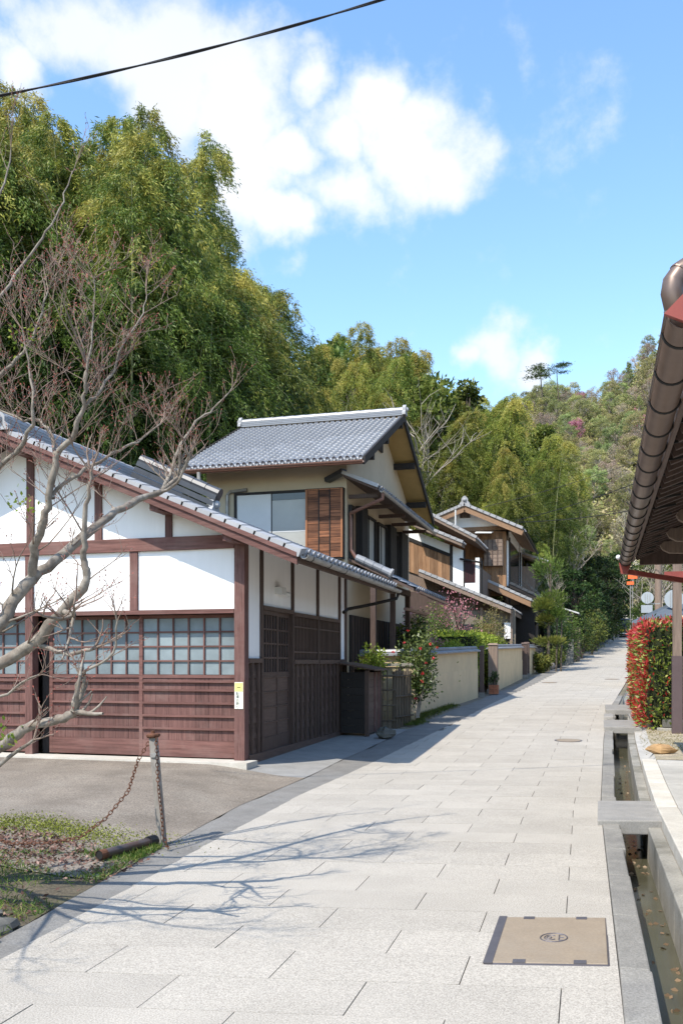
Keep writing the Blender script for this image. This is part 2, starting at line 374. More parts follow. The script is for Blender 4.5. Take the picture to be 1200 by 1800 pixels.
# ------------------------------------------------------------------ the lie of the land
_b = np.arange(-60, 700, .5)
_z = np.interp(_b, [-60,-9,-2.8,.3,2.7,6.6,13.8,23.2,33.6,49,78,111,700], [-.25,-.2,-.18,-.15,-.1,.05,.32,.65,1.1,1.95,4.1,7.0,30])
_k = np.exp(-np.linspace(-2,2,13)**2); _k /= _k.sum()
_zs = np.convolve(np.pad(_z, 6, mode='edge'), _k, mode='valid')
def zr(b): return np.interp(b, _b, _zs)
def aL(b): return np.interp(b, [-60,-14,-8.3,-4.4,-1.5,1.1,4.2,8.3,14.2,28,37.6,50.7,57,79,110,700], [2.4,2.0,1.85,1.6,1.48,1.55,1.65,1.89,2.15,2.9,3.5,4.6,5.2,6.5,8.6,40])
def aR(b): return np.interp(b, [-60,-14,-8.2,-1.8,5.7,9,13.7,25,33.5,57,79,110,700], [5.3,5.25,5.23,5.12,5.18,5.25,5.43,6.1,6.6,8.5,9.8,11.8,43])
def sst(x): x = np.clip(x, 0, 1); return x*x*(3-2*x)
def pad(b): return np.interp(b, [-60,-9,-4,-.4,6.2,9,14,31,60,700], [-.12,-.10,-.05,0,.02,.36,.45,1.02,2.7,31])
def G(a, b):
    a = np.asarray(a, float); b = np.asarray(b, float)
    z = zr(b)
    l = sst((aL(b)-.5-a)/1.6); z = z+(pad(b)-z)*l
    a0 = np.interp(b, [-60,8,15,30,40,60,100], [-11,-10,-6,-6,-5,1,5])
    h = np.maximum(0, a0-a); z = z+.42*h*sst(h/4)-.0016*np.minimum(h,60)**2
    r = sst((a-aR(b)-.72)/.1)*.1; z = z+r
    h2 = np.maximum(0, a-aR(b)-12); z = z+.25*h2*sst(h2/6)
    m = np.clip((b-92)/115, 0, 1.25)
    rid = np.interp(a, [-200,-90,-45,-20,-10,0,10,25,60,140,300], [10,13,22,38,46,52.5,58,64,72,56,40])
    z = z+rid*(np.minimum(m,1)**1.05)-rid*.5*np.maximum(0, m-1)*4
    z = z+np.clip((b-95)/30,0,1)*(1.6*np.sin(a*.13+b*.05)+1.3*np.sin(b*.11-a*.07))
    return z
def g(a, b): return float(G(a, b))

# ground sheet: columns follow the street; the ditch is a real trench
offL = [-500,-300,-180,-120,-90,-70,-55,-45,-38,-32,-27,-23,-20,-17,-14.5,-12.5,-11,-9.5,-8,-7,-6,-5,-4,-3.2,-2.6,-2,-1.5,-1,-.5,0]
offR = [0,.168,.172,.455,.459,.62,.9,1.3,1.9,2.6,3.5,5,7,9,11,13,15,18,22,27,34,42,55,70,100,150,250,450]
bs = np.concatenate([np.linspace(-60,-14,8)[:-1], np.arange(-14,24,.8), np.arange(24,95,2.5), np.arange(95,260,6), [280,320,400,550,690]])
nb = len(bs); cols = []
for o in offL: cols.append((aL(bs)+o, 0*bs))
for i, o in enumerate(offR):
    dep = np.where(bs < 16.5, -.42, -.05)
    cols.append((aR(bs)+o, dep if o in (.172,.455) else 0*bs))
A = np.stack([c[0] for c in cols], 1); Dp = np.stack([c[1] for c in cols], 1)
Bm = np.repeat(bs[:,None], A.shape[1], 1)
Z = G(A, Bm)-.035+Dp
nc = A.shape[1]
V = np.stack([A, Bm, Z], -1).reshape(-1,3)
ii, jj = np.meshgrid(np.arange(nb-1), np.arange(nc-1), indexing='ij'); q = (ii*nc+jj).ravel()
ground = npmesh('ground', V, np.stack([q, q+1, q+nc+1, q+nc], 1), HILL, smooth=False); tag(ground, kind='structure')
ground.data.materials.append(DITCH); ground.data.materials.append(DIRT)
idx = np.zeros(len(q), dtype=np.int32); fb = bs[ii].ravel(); fj = jj.ravel()
idx[(fj >= len(offL)-16) & (fj < len(offL)+20) & (fb < 45)] = 2
idx[(fj >= len(offL)+1) & (fj <= len(offL)+3) & (fb < 20)] = 1
ground.data.polygons.foreach_set('material_index', idx)

def sheet(name, fa0, fa1, b0, b1, m, dz, na=6, db=.5, kind='structure', jag=0):
    bb = np.linspace(b0, b1, max(2, int((b1-b0)/db)+1)); aa = np.linspace(0, 1, na)
    L = np.array([fa0(x) for x in bb])+RNG.normal(size=len(bb))*jag; R = np.array([fa1(x) for x in bb])
    Aa = L[:,None]+(R-L)[:,None]*aa[None]; Bb = np.repeat(bb[:,None], na, 1)
    Zz = G(Aa, Bb)+dz; n, k = Aa.shape
    i2, j2 = np.meshgrid(np.arange(n-1), np.arange(k-1), indexing='ij'); qq = (i2*k+j2).ravel()
    o = npmesh(name, np.stack([Aa,Bb,Zz],-1).reshape(-1,3), np.stack([qq,qq+1,qq+k+1,qq+k],1), m)
    return tag(o, kind=kind)

# road bed and paving stones
road = sheet('road', aL, aR, -13, 112, GROUT, -.022, 8, .8)
row, skew = .48, math.tan(math.radians(10.3))
stones = []
k = 0; b = -12.6
while b < 44:
    w = 1.0
    ph = (.5 if k % 2 else 0.0)+random.uniform(-.03,.03)
    edges = [0.0]; x = w*(.30 if k % 2 else .82)
    while x < 5.0: edges.append(x); x += w
    for e0, e1 in zip(edges, edges[1:]+[9]):
        stones.append((k, b, e0, e1))
    b += row; k += 1
def stone_geo(b, e0, e1, gap=.003):
    # distances measured from the right-hand kerb towards the left
    def pt(e, bb):
        y = bb
        for _ in range(3): a = float(aR(y))-e; y = bb+skew*(a-5.2)
        return a, y
    lim = lambda bb: float(aR(bb)-aL(bb))
    if e0 > lim(b)-.12: return None
    e1 = min(e1, lim(b)); P = []
    for e, bb in ((e1-gap, b+gap*.4), (e0+gap, b+gap*.4), (e0+gap, b+row-gap*.4), (e1-gap, b+row-gap*.4)):
        a, y = pt(e, bb); P.append((a, y))
    dz = random.uniform(-.0012, .0012); t = []
    for (a, y) in P: t.append((a, y, g(a, y)+dz))
    for (a, y) in P: t.append((a, y, g(a, y)-.025))
    return t
SF = [(0,1,2,3),(0,4,5,1),(1,5,6,2),(2,6,7,3),(3,7,4,0)]
far_v, far_f = [], []; ns = 0
hole = (4.47, 5.17, -7.52, -6.53)
for (k, b, e0, e1) in stones:
    t = stone_geo(b, e0, e1)
    if t is None: continue
    vis = b > -9.2
    if vis and ns < 300:
        me = MB(); me.v = t; me.f = SF
        me.build('paving_stone', PAVE, road); ns += 1
    else:
        n = len(far_v); far_v += t; far_f += [tuple(i+n for i in f) for f in SF]
mb = MB(); mb.v = far_v; mb.f = far_f; mb.build('paving_stones', PAVE, road, kind='stuff')
far = sheet('far_road_surface', lambda b: aL(b), lambda b: aR(b), 44.3, 112, PAVE, -.004, 6, 1.0)

# left: asphalt margin, forecourt, concrete apron
def strip(b): return np.interp(b, [-14,-8.2,-7.3,-4.9,-2.8,0,1.7,5.5,8.9,11.7,16,30,60,110], [1.6,1.62,1.5,1.25,1.05,1.05,1.0,1.1,1.2,1.35,1.65,2.35,4.7,8.0])
sheet('asphalt_margin', strip, lambda b: aL(b)+.004, -13, 70, ASPH, -.008, 5, .35, jag=.015)
sheet('forecourt', lambda b: -9.5, lambda b: strip(b)-.002, -6.4, -.32, FORE, -.004, 30, .3)
sheet('forecourt_edge', lambda b: -9.5, lambda b: strip(b)-.01, -13, -6.4, VSOIL, -.012, 30, .3)
bx('garage_sill', CONCW, None, -8.2, .16, -.32, .12, -.2, .022, kind='structure')
sheet('apron', lambda b: .02, lambda b: strip(b)-.003, -.32, 6.6, APRON, -.003, 6, .3)
# a broken gutter hole at the near left verge
mbx = MB(); mbx.box(.9,1.45,-8.9,-8.2,-.45,-.13); 

# right: kerb stones, ditch wall coping, water, pavement
kerb = empty('kerb', (5.3, -8, -.2), kind='structure')
b = -12.5
while b < 17:
    L = random.uniform(.8, 1.5); off = random.uniform(-.012,.012); m_ = MB(); pts = []
    e = min(b+L-.008, 17.2)
    for zz in (-.3, .012):
        for (o, bb) in ((.003,b),(.168+off,b),(.168+off,e),(.003,e)): pts.append((float(aR(bb))+o, bb, float(zr(bb))+zz))
    m_.hexa(pts); m_.build('kerb_stone', GRAN, kerb, bevel=.012); b += L
wall_r = empty('ditch_coping', (5.75, -8, -.2), kind='structure')
b = -12.5
while b < 9.5:
    L = random.uniform(1.2, 2.0); m_ = MB(); pts = []
    for zz in (-.45, -.02):
        for (o, bb) in ((.452,b),(.583,b),(.583,b+L-.01),(.452,b+L-.01)): pts.append((float(aR(bb))+o, bb, float(zr(bb))+zz))
    m_.hexa(pts); m_.build('coping_stone', DITCH, wall_r, bevel=.012); b += L
bb = np.arange(-12.5, 17, .7); mw_ = MB()
for y0, y1 in zip(bb, bb[1:]):
    n = len(mw_.v); mw_.v += [(float(aR(y0))+.172,y0,float(zr(y0))-.38),(float(aR(y0))+.455,y0,float(zr(y0))-.38),(float(aR(y1))+.455,y1,float(zr(y1))-.38),(float(aR(y1))+.172,y1,float(zr(y1))-.38)]
    mw_.f.append((n,n+1,n+2,n+3))
mw_.build('water', WATER, kind='structure')
# raised concrete pavement on the right, in bays
pav = empty('pavement', (6.4, -3, 0), kind='structure')
b = -12.5
for i, L in enumerate((2.6,2.0,1.9,1.9,1.9,1.9,1.9,.6)):
    for (x0, x1, mm, hz) in ((.585,.80,CONCW,.10),(.806,3.4,CONC,.094)):
        e = b+L-.008; pts = []
        for zz in (-.25, hz):
            for (o, y) in ((x0,b),(x1,b),(x1,e),(x0,e)): pts.append((float(aR(y))+o, y, float(zr(y))+zz))
        MB().hexa(pts).build('kerb_slab' if x0 < .6 else 'paving_slab', mm, pav, bevel=.01)
    b += L
PEND = b
# stone slabs bridging the ditch
def bridge(x0, x1, y0, y1, h, top, label, m=SLAB, skewy=0):
    z = float(zr((y0+y1)/2)); p = []
    for zz in (top-h, top):
        p += [(x0,y0,z+zz),(x1,y0+skewy,z+zz),(x1,y1+skewy,z+zz),(x0,y1,z+zz)]
    MB().hexa(p).build('stone_slab', m, None, label=label, cat='stone slab', group='slabs bridging the ditch', bevel=.014)
bridge(5.09, 5.84, -3.0, -1.62, .15, .05, 'thick grey granite slab bridging the ditch nearest the viewer', skewy=.18)
bridge(5.19, 6.0, 7.0, 9.4, .14, .05, 'pale granite slab over the ditch just before the small square opening')
bridge(5.24, 6.1, 10.9, 13.9, .13, .05, 'far granite slab over the ditch beside the red hedge')
bridge(5.20, 5.42, 9.45, 10.85, .13, .045, 'narrow kerb slab left of the small square ditch opening')
bridge(5.78, 6.1, 9.45, 10.85, .13, .045, 'short slab right of the small square ditch opening')
# soil and gravel between pavement and hedge
sheet('gravel_border', lambda b: aR(b)+.584, lambda b: aR(b)+.80, PEND, 7.0, CONC, .004, 4, .3)
sheet('gravel_patch', lambda b: aR(b)+.80, lambda b: aR(b)+4, PEND, 8.2, M('pale_gravel',(.34,.29,.21),.95,.2,4,bump=.6,speck=(45,.45),stain=(1.5,(.24,.22,.12),.6)), .005, 8, .3)

# ------------------------------------------------------------------ roof tiles
def tile_mesh_data(w=.27, L=.285, th=.022, eave=False, n=9):
    xs = np.linspace(0, w, n); V = []
    def prof(x):
        t = x/w
        return -.016*math.sin(math.pi*t/.62) if t < .62 else .034*math.sin(math.pi*(t-.62)/.38)
    for x in xs: V.append((x, 0, prof(x)+th+.016))
    for x in xs: V.append((x, L, prof(x)))
    for x in xs: V.append((x, 0, prof(x)-.004+(-.03 if eave else 0)))
    Fq = []
    for i in range(n-1):
        Fq.append((i, i+1, n+i+1, n+i)); Fq.append((2*n+i, 2*n+i+1, i+1, i))
    if eave:   # round end disc hanging at the roll
        cx, k = w*.81, 8; base = len(V)
        for y in (-.022, .0):
            for j in range(k): V.append((cx+.05*math.cos(2*math.pi*j/k), y, .03+.05*math.sin(2*math.pi*j/k)))
        for j in range(k): Fq.append((base+j, base+(j+1)%k, base+k+(j+1)%k, base+k+j))
        Fq.append((base,base+1,base+2,base+3)); Fq.append((base,base+3,base+4,base+7)); Fq.append((base+4,base+5,base+6,base+7))
    return np.array(V), np.array(Fq)
def mesh_of(name, V, Fq, m):
    o = npmesh(name, V, Fq, m, mw=False); me = o.data; bpy.data.objects.remove(o); return me
def tile_roof(part, origin, along, up, ncol, nrow, m, w=.27, e=.24, limit=300, jit=.004, clip=None):
    """tiles laid from the eave: origin at the eave corner, along = eave direction, up = up the slope"""
    al = Vector(along).normalized(); u = Vector(up).normalized(); nn = al.cross(u).normalized()
    o0 = Vector(origin)
    Vb, Fb = tile_mesh_data(w, e*1.2); Ve, Fe = tile_mesh_data(w, e*1.2, eave=True)
    mb_ = mesh_of('tile', Vb, Fb, m); me_ = mesh_of('tile', Ve, Fe, m)
    items = []
    for j in range(nrow):
        for i in range(ncol):
            p = o0+al*(i*w)+u*(j*e)+nn*random.uniform(0, jit)
            if clip and not clip(p): continue
            d = (p-Vector((CX,CY,CZ))).length
            items.append((d, j, p))
    items.sort(key=lambda q: q[0])
    R = Matrix((al, u, nn)).transposed().to_4x4(); Rn = np.array([al, u, nn])
    rest = []
    for q, (d, j, p) in enumerate(items):
        if q < limit:
            t = bpy.data.objects.new('tile', me_ if j == 0 else mb_)
            reg(t, part, Matrix.Translation(p) @ Matrix.Rotation(0,4,'X') @ R)
        else:
            rest.append(((Ve if j == 0 else Vb) @ Rn+np.array(p), Fe if j == 0 else Fb))
    if rest:
        V_, F_ = join_geo(*rest); npmesh('tiles', V_, F_, m, part, kind='stuff')

def ridge(part, p, q, m, w=.24, h=.3, name='ridge_tile', disc=True):
    "stacked flat tiles with a round cap, and an end tile"
    p = Vector(p); q = Vector(q); d = (q-p).normalized(); s = d.cross(Vector((0,0,1))).normalized()
    up = s.cross(d)
    mb_ = MB(); n = 3; lay = h*.72/n
    for i in range(n):
        ww = w*(1-.1*i)
        mb_.bar(p+up*(lay*(i+.5)), q+up*(lay*(i+.5)), ww, lay*.8, up)
    o = mb_.build(name, m, part)
    L = (q-p).length; k = max(1, int(L/.3))
    c = MB()
    for i in range(k):
        a = p+d*(L*i/k)+up*(h*.78); b = p+d*(L*(i+1)/k+.01)+up*(h*.78)
        c.tube([a, b], [w*.36, w*.40], 10)
    c.build(name, m, part)
    return o
def demon_tile(part, c, facing, size, m):
    "end ornament of a ridge: shield with shoulders"
    f = Vector(facing).normalized(); r = f.cross(Vector((0,0,1))).normalized(); c = Vector(c)
    pts = [(-1,0),(1,0),(.95,.35),(.62,.62),(.62,1.0),(.3,1.35),(0,1.5),(-.3,1.35),(-.62,1.0),(-.62,.62),(-.95,.35)]
    mb_ = MB().poly([c+r*(x*size*.5)+Vector((0,0,z*size*.62)) for x, z in pts], f*.09)
    mb_.ball(c+f*.1+Vector((0,0,size*.5)), size*.2, 8, 5)
    return mb_.build('ridge_end_tile', m, part)
def gutter(part, p, q, r, m, name='gutter', n=10):
    "open half-round gutter with a thickness"
    p = Vector(p); q = Vector(q); d = (q-p).normalized(); s = d.cross(Vector((0,0,1))).normalized(); mb_ = MB()
    for c in (p, q):
        for rr in (r, r-.006):
            for i in range(n+1):
                a = math.pi+math.pi*i/n
                mb_.v.append(tuple(c+s*(rr*math.cos(a))+Vector((0,0,rr*math.sin(a)))))
    k = n+1
    for i in range(n):
        mb_.f += [(i,i+1,2*k+i+1,2*k+i),(k+i,3*k+i,3*k+i+1,k+i+1),(i,k+i,k+i+1,i+1),(2*k+i,2*k+i+1,3*k+i+1,3*k+i)]
    mb_.f += [(0,2*k,3*k,k),(n,k+n,3*k+n,2*k+n)]
    return mb_.build(name, m, part, smooth=False)

# ------------------------------------------------------------------ the garage
gar = empty('garage', (-3.9, 3, 0), 'white plastered garage with red timber frame and tiled gable roof', 'garage')
RS = .42; RA = -3.9
def zu(a): return 3.02+RS*(1.0-a) if a > RA else 3.02+RS*(1.0-RA)-RS*(RA-a)     # underside of the roof
# posts of the front
for (x0, x1, z0, z1, y0, y1) in ((-.165,0,-.02,zu(-.08)-.03,-.005,.165),(-3.785,-3.65,.02,3.215,-.005,.16),(-7.8,-7.64,.02,3.3,0,.165)):
    bx('post', WRED, gar, x0, x1, y0, y1, z0, z1)
bx('tie_beam', WREDH, gar, -8.0, -.168, -.02, .15, 3.22, 3.42)
bx('door_rail', WREDH, gar, -7.63, -3.79, -.012, .12, 2.24, 2.305)
bx('door_rail', WREDH, gar, -3.645, -.17, -.012, .12, 2.24, 2.305)
for (x0, x1) in ((-1.915,-1.785),(-5.8,-5.67)): bx('strut', WRED, gar, x0, x1, 0, .14, 2.308, 3.217)
for (x0, x1) in ((-1.31,-1.20),(-2.53,-2.41),(-3.765,-3.635),(-5.1,-4.98),(-6.3,-6.18)):
    zt = zu((x0+x1)/2)-.03; bx('strut', WRED, gar, x0, x1, 0, .14, 3.423, zt)
for (x0, x1) in ((-1.782,-.168),(-3.647,-1.918),(-5.667,-3.788),(-7.64,-5.803)):
    bx('plaster_panel', PLAST, gar, x0, x1, .035, .1, 2.307, 3.218)
for (x0, x1) in ((-1.198,-.168),(-2.408,-1.312),(-3.633,-2.532),(-4.978,-3.767),(-6.178,-5.102),(-7.64,-6.302)):
    pts = [(x0,.035,3.424),(x1,.035,3.424),(x1,.035,zu(x1)-.02)]
    if x0 < RA < x1: pts.append((RA,.035,zu(RA)-.02))
    pts.append((x0,.035,zu(x0)-.02))
    MB().poly(pts, (0,.065,0)).build('plaster_panel', PLAST, gar)
# back and inner walls
bx('back_wall', PLAST, gar, -7.8, -.125, 5.55, 5.67, 0, 3.3); bx('side_wall', PLAST, gar, -7.8, -7.7, .2, 5.54, 0, 3.3)
bx('inner_wall', WBLK, gar, -7.6, -.2, .62, .66, 0, 3.2)

def garage_door(x0, x1, y, ncol, top=2.235, first_gap=True):
    t = .04; m_ = MB()
    st = .062
    m_.box(x0, x0+st, y, y+t, .03, top); m_.box(x1-st, x1, y, y+t, .03, top)
    for (za, zb) in ((1.255,1.305),(.03,.285),(top-.05,top)): m_.box(x0+st+.001, x1-st-.001, y+.001, y+t-.001, za, zb)
    d = m_.build('sliding_door', WREDH, gar)
    xa, xb = x0+st, x1-st; cw = (xb-xa)/ncol; rows = [1.307,1.52,1.745,1.97,2.183]
    for i in range(1, ncol): bx('lattice_bar', WRED, d, xa+i*cw-.012, xa+i*cw+.012, y+.004, y+.03, 1.306, 2.184)
    for zz in rows[1:-1]:
        for i in range(ncol): bx('lattice_bar', WREDH, d, xa+i*cw+(.0125 if i else .001), xa+(i+1)*cw-(.0125 if i < ncol-1 else .001), y+.006, y+.028, zz-.012, zz+.012)
    for i in range(ncol):
        for (za, zb) in zip(rows, rows[1:]): bx('pane', GLASS, d, xa+i*cw+.002, xa+(i+1)*cw-.002, y+.031, y+.036, za+.002, zb-.002)
    npk = 7; pw = (xb-xa)/npk
    for i in range(npk): bx('plank', WRED, d, xa+i*pw+.0025, xa+(i+1)*pw-.0025, y+.016, y+.034, .287, 1.253)
    for zz in (1.20, 1.065, .865, .665, .467): bx('batten', WREDH, d, xa+.001, xb-.001, y-.022, y+.014, zz-.016, zz+.016)
    return d
garage_door(-1.86, -.17, .20, 6); garage_door(-3.52, -1.80, .27, 6)
garage_door(-5.55, -3.80, .27, 6); garage_door(-7.5, -5.45, .20, 7)
bx('gap_shade_strip', WBLK, gar, -3.645, -3.53, .27, .34, .02, 2.235)  # black strip standing in for the shaded gap beside the door

# street side wall (x = 0)
B0, B1 = 0.168, 5.7
def pan(y0, y1, z0, z1, nm='plaster_panel', mm=PLAST): return bx(nm, mm, gar, -.10, -.028, y0, y1, z0, z1)
for (y0, y1) in ((.70,.775),(2.2,2.275),(3.66,3.735),(5.15,5.225),(5.62,5.70)):
    bx('post', WDARK, gar, -.12, .012, y0, y1, .0, 3.42)
zt = 3.36
pan(B0, .698, 1.56, zt); pan(.777, 2.198, 2.40, zt); pan(2.277, 3.658, 2.37, zt); pan(3.737, 5.148, 2.37, zt); pan(5.227, 5.618, 1.56, zt)
bx('wall_rail', WDARKH, gar, -.11, .02, B0, .698, 1.49, 1.558); bx('wall_rail', WDARKH, gar, -.11, .02, 5.227, 5.618, 1.49, 1.558)
bx('wall_rail', WDARKH, gar, -.11, .022, .777, 2.198, 2.33, 2.398)
for (y0, y1) in ((2.277,3.658),(3.737,5.148)):
    bx('wall_rail', WDARKH, gar, -.11, .02, y0, y1, 2.30, 2.368); bx('wall_rail', WDARKH, gar, -.11, .026, y0, y1, 1.47, 1.545)
    w_ = bx('lattice_window', WBLK, gar, -.1, -.06, y0, y1, 1.547, 2.298)
    n = 17; s_ = (y1-y0)/n
    for i in range(n):
        bx('lattice_bar', WDARK, w_, -.045, -.015, y0+i*s_+s_*.3, y0+i*s_+s_*.62, 1.548, 2.297)
    for zz in (1.68, 2.12): bx('lattice_rail', WDARKH, w_, -.014, -.004, y0+.002, y1-.002, zz-.014, zz+.014)
for (y0, y1) in ((B0,.698),(2.277,3.658),(3.737,5.148),(5.227,5.618)):
    zc = 1.468 if y0 > 2 and y0 < 5.2 else 1.488
    for k in range(6):
        za = .09+k*(zc-.09)/6; zb = .09+(k+1)*(zc-.09)/6
        MB().hexa([(-.08,y0,za),(-.012,y0,za),(-.012,y1,za),(-.08,y1,za),(-.08,y0,zb-.003),(-.04,y0,zb-.003),(-.04,y1,zb-.003),(-.08,y1,zb-.003)]).build('weatherboard', WDARKH, gar)
    n = max(2, int(round((y1-y0)/.28)))
    for i in range(n):
        yy = y0+(i+.5)*(y1-y0)/n; bx('batten', WDARK, gar, -.012, .022, yy-.02, yy+.02, .09, zc)
bx('sill_beam', WDARKH, gar, -.12, .03, .168, 5.7, -.05, .088)
for (y0, y1, xo) in ((.777,1.50,0.0),(1.46,2.198,-.045)):
    m_ = MB(); x1 = -.005+xo; x0 = x1-.035
    m_.box(x0,x1,y0,y0+.055,.09,2.328); m_.box(x0,x1,y1-.055,y1,.09,2.328)
    for (za, zb) in ((.09,.30),(1.27,1.34),(2.26,2.328)): m_.box(x0+.001,x1-.001,y0+.056,y1-.056,za,zb)
    d = m_.build('entrance_door', WDARK, gar)
    ya, yb = y0+.056, y1-.056
    bx('pane', GLASSD, d, x0+.004, x0+.01, ya, yb, 1.341, 2.259)
    for i in range(1, 5): yy = ya+(yb-ya)*i/5; bx('lattice_bar', WDARK, d, x0+.012, x1-.002, yy-.012, yy+.012, 1.341, 2.259)
    for zz in (1.57,1.80,2.03): bx('lattice_rail', WDARKH, d, x0+.014, x1-.006, ya, yb, zz-.013, zz+.013)
    for i in range(4):
        za = .302+i*.242; bx('door_panel', WDARKH, d, x0+.008, x0+.02, ya, yb, za, za+.236); bx('batten', WDARKH, d, x0+.021, x1-.002, ya, yb, za+.218, za+.24)
bx('wall_lamp', SHUT, gar, -.027, .09, 1.40, 1.62, 2.62, 2.74); MB().tube([(.03,1.68,2.66),(.07,1.80,2.64)], [.03,.045], 8).build('wall_lamp', SHUT, gar)

# roof: deck, tiles, verge, bargeboard, purlins, gutter
F0, F1 = -.52, 5.75
EA = 1.0
roof = MB()
for (xa, xb) in ((EA, RA),(2*RA-EA, RA)):
    roof.hexa([(xa,F0+.05,zu(EA)),(xb,F0+.05,zu(RA)),(xb,F1,zu(RA)),(xa,F1,zu(EA)),(xa,F0+.05,zu(EA)+.06),(xb,F0+.05,zu(RA)+.06),(xb,F1,zu(RA)+.06),(xa,F1,zu(EA)+.06)])
roof = roof.build('roof', WDARK, gar)
upv = Vector((-(1), 0, RS)).normalized(); slope_len = (EA-RA)/upv.x*-1
tile_roof(roof, (EA+.05, F0+.16, zu(EA)+.045), (0,1,0), upv, int((F1-F0-.16)/.232), int(slope_len/.245), TILE, w=.232, e=.245, limit=300)
upl = Vector((1,0,RS)).normalized()
tile_roof(roof, (2*RA-EA-.05, F1-.1, zu(EA)+.045), (0,-1,0), upl, int((F1-F0-.1)/.3), int(slope_len/.245), TILE, w=.3, e=.245, limit=0)
# verge tiles along the front slope edge: pale, each overlapping the next
nv = int(slope_len/.245); 
for side, e_, u_ in ((1, Vector((EA+.06,0,zu(EA)+.05)), upv), (-1, Vector((2*RA-EA-.06,0,zu(EA)+.05)), upl)):
    nrm_ = Vector((RS*side,0,1)).normalized()
    for j in range(nv):
        p = e_+u_*(j*.245); q = p+u_*.275; a = F0-.02; b = F0+.2
        lo, hi = nrm_*.0, nrm_*.05
        m_ = MB().hexa([p+Vector((0,a,0))-nrm_*.09, p+Vector((0,b,0)), q+Vector((0,b,0))-nrm_*.012, q+Vector((0,a,0))-nrm_*.10,
                        p+Vector((0,a,0))+nrm_*.03, p+Vector((0,b,0))+nrm_*.065, q+Vector((0,b,0))+nrm_*.052, q+Vector((0,a,0))+nrm_*.018])
        m_.build('verge_tile', VERGE, roof)
    ea = EA if side > 0 else 2*RA-EA
    m_ = MB(); z0 = zu(EA); z1 = zu(RA)
    m_.hexa([(ea,F0,z0-.14),(RA,F0,z1-.14),(RA,F0+.045,z1-.14),(ea,F0+.045,z0-.14),(ea,F0,z0+.03),(RA,F0,z1+.03),(RA,F0+.045,z1+.03),(ea,F0+.045,z0+.03)])
    m_.build('bargeboard', WREDH, roof)
    m_ = MB(); m_.hexa([(ea,F0-.03,z0-.03),(RA,F0-.03,z1-.03),(RA,F0-.002,z1-.03),(ea,F0-.002,z0-.03),(ea,F0-.03,z0+.035),(RA,F0-.03,z1+.035),(RA,F0-.002,z1+.035),(ea,F0-.03+.028,z0+.035)])
    m_.build('bargeboard_strip', WREDH, roof)
for a in (-.08, -1.255, -2.47, -3.7):
    zz = zu(a)-.015; bx('purlin', WRED, gar, a-.075, a+.075, F0+.06, .0 if a < -.1 else -.008, zz-.19, zz-.035)
bx('eave_fascia', WDARKH, gar, EA-.05, EA+.01, F0+.06, F1, zu(EA)-.10, zu(EA)-.005)
for k in range(13):
    yy = F0+.35+k*.46; z1 = zu(0.03); z0 = zu(.93)
    MB().bar((.93,yy,z0-.03),(.03,yy,z1-.03),.05,.06).build('rafter', WDARK, gar)
gutter(gar, (EA+.10,F0+.02,zu(EA)-.0), (EA+.10,F1+.05,zu(EA)-.03), .062, GUTG)
for k in range(7):
    yy = F0+.3+k*.9; MB().tube([(EA+.10+.066*math.cos(t),yy,zu(EA)-.01+.066*math.sin(t)) for t in np.linspace(math.pi,2*math.pi,7)],.006,5).build('gutter_bracket', BLACKM, gar)
MB().tube([(EA+.10,F1,zu(EA)-.09),(EA+.06,F1,zu(EA)-.2),(.55,F1-.1,zu(EA)-.32),(.1,F1-.3,zu(EA)-.42),(.06,F1-.5,zu(EA)-.5)], .035, 8).build('downpipe', WBLK, gar)
ridge(roof, (RA,F0+.1,zu(RA)+.07), (RA,F1,zu(RA)+.07), VERGE, .26, .22)
demon_tile(roof, (RA,F0+.09,zu(RA)+.05), (0,-1,0), .34, VERGE)
# dark raised ridge running down the far part of the slope
p0 = Vector((RA+.25,3.3,zu(RA)+.02)); p1 = Vector((-2.0,3.3,zu(-2.0)+.06))
ridge(roof, p0, p1, TILED, .28, .5, 'descending_ridge'); demon_tile(roof, p1+Vector((.0,0,-.04)), (1,0,0), .4, VERGE)

# no-parking sticker on the corner post
sg = bx('no_parking_sign', M('sign_card',(.80,.80,.66),.6,.02,3,bump=0), None, -.155, -.02, -.014, -.0065, .80, 1.20, label='small white and yellow no parking sign on the corner post', cat='sign')
bx('yellow_band', INKY, sg, -.150, -.025, -.0165, -.0142, 1.06, 1.19)
bx('printed_bar', INK, sg, -.115, -.06, -.019, -.0167, 1.118, 1.128)
def lettering(txt, x, z, size, m, parent, y, name='lettering'):
    c = bpy.data.curves.new(name, 'FONT'); c.body = txt; c.size = size; c.align_x = 'CENTER'; c.align_y = 'CENTER'; c.extrude = .0008
    o = bpy.data.objects.new(name, c); COL.objects.link(o)
    dg = bpy.context.evaluated_depsgraph_get(); me = bpy.data.meshes.new_from_object(o.evaluated_get(dg))
    bpy.data.objects.remove(o)
    me.materials.clear(); me.materials.append(m)
    t = bpy.data.objects.new(name, me)
    return reg(t, parent, Matrix.Translation((x,y,z)) @ Matrix.Rotation(math.pi/2,4,'X'))
for i, ch in enumerate('駐車お断り'): lettering(ch, -.105, 1.025-i*.05, .052, INK, sg, -.0155)

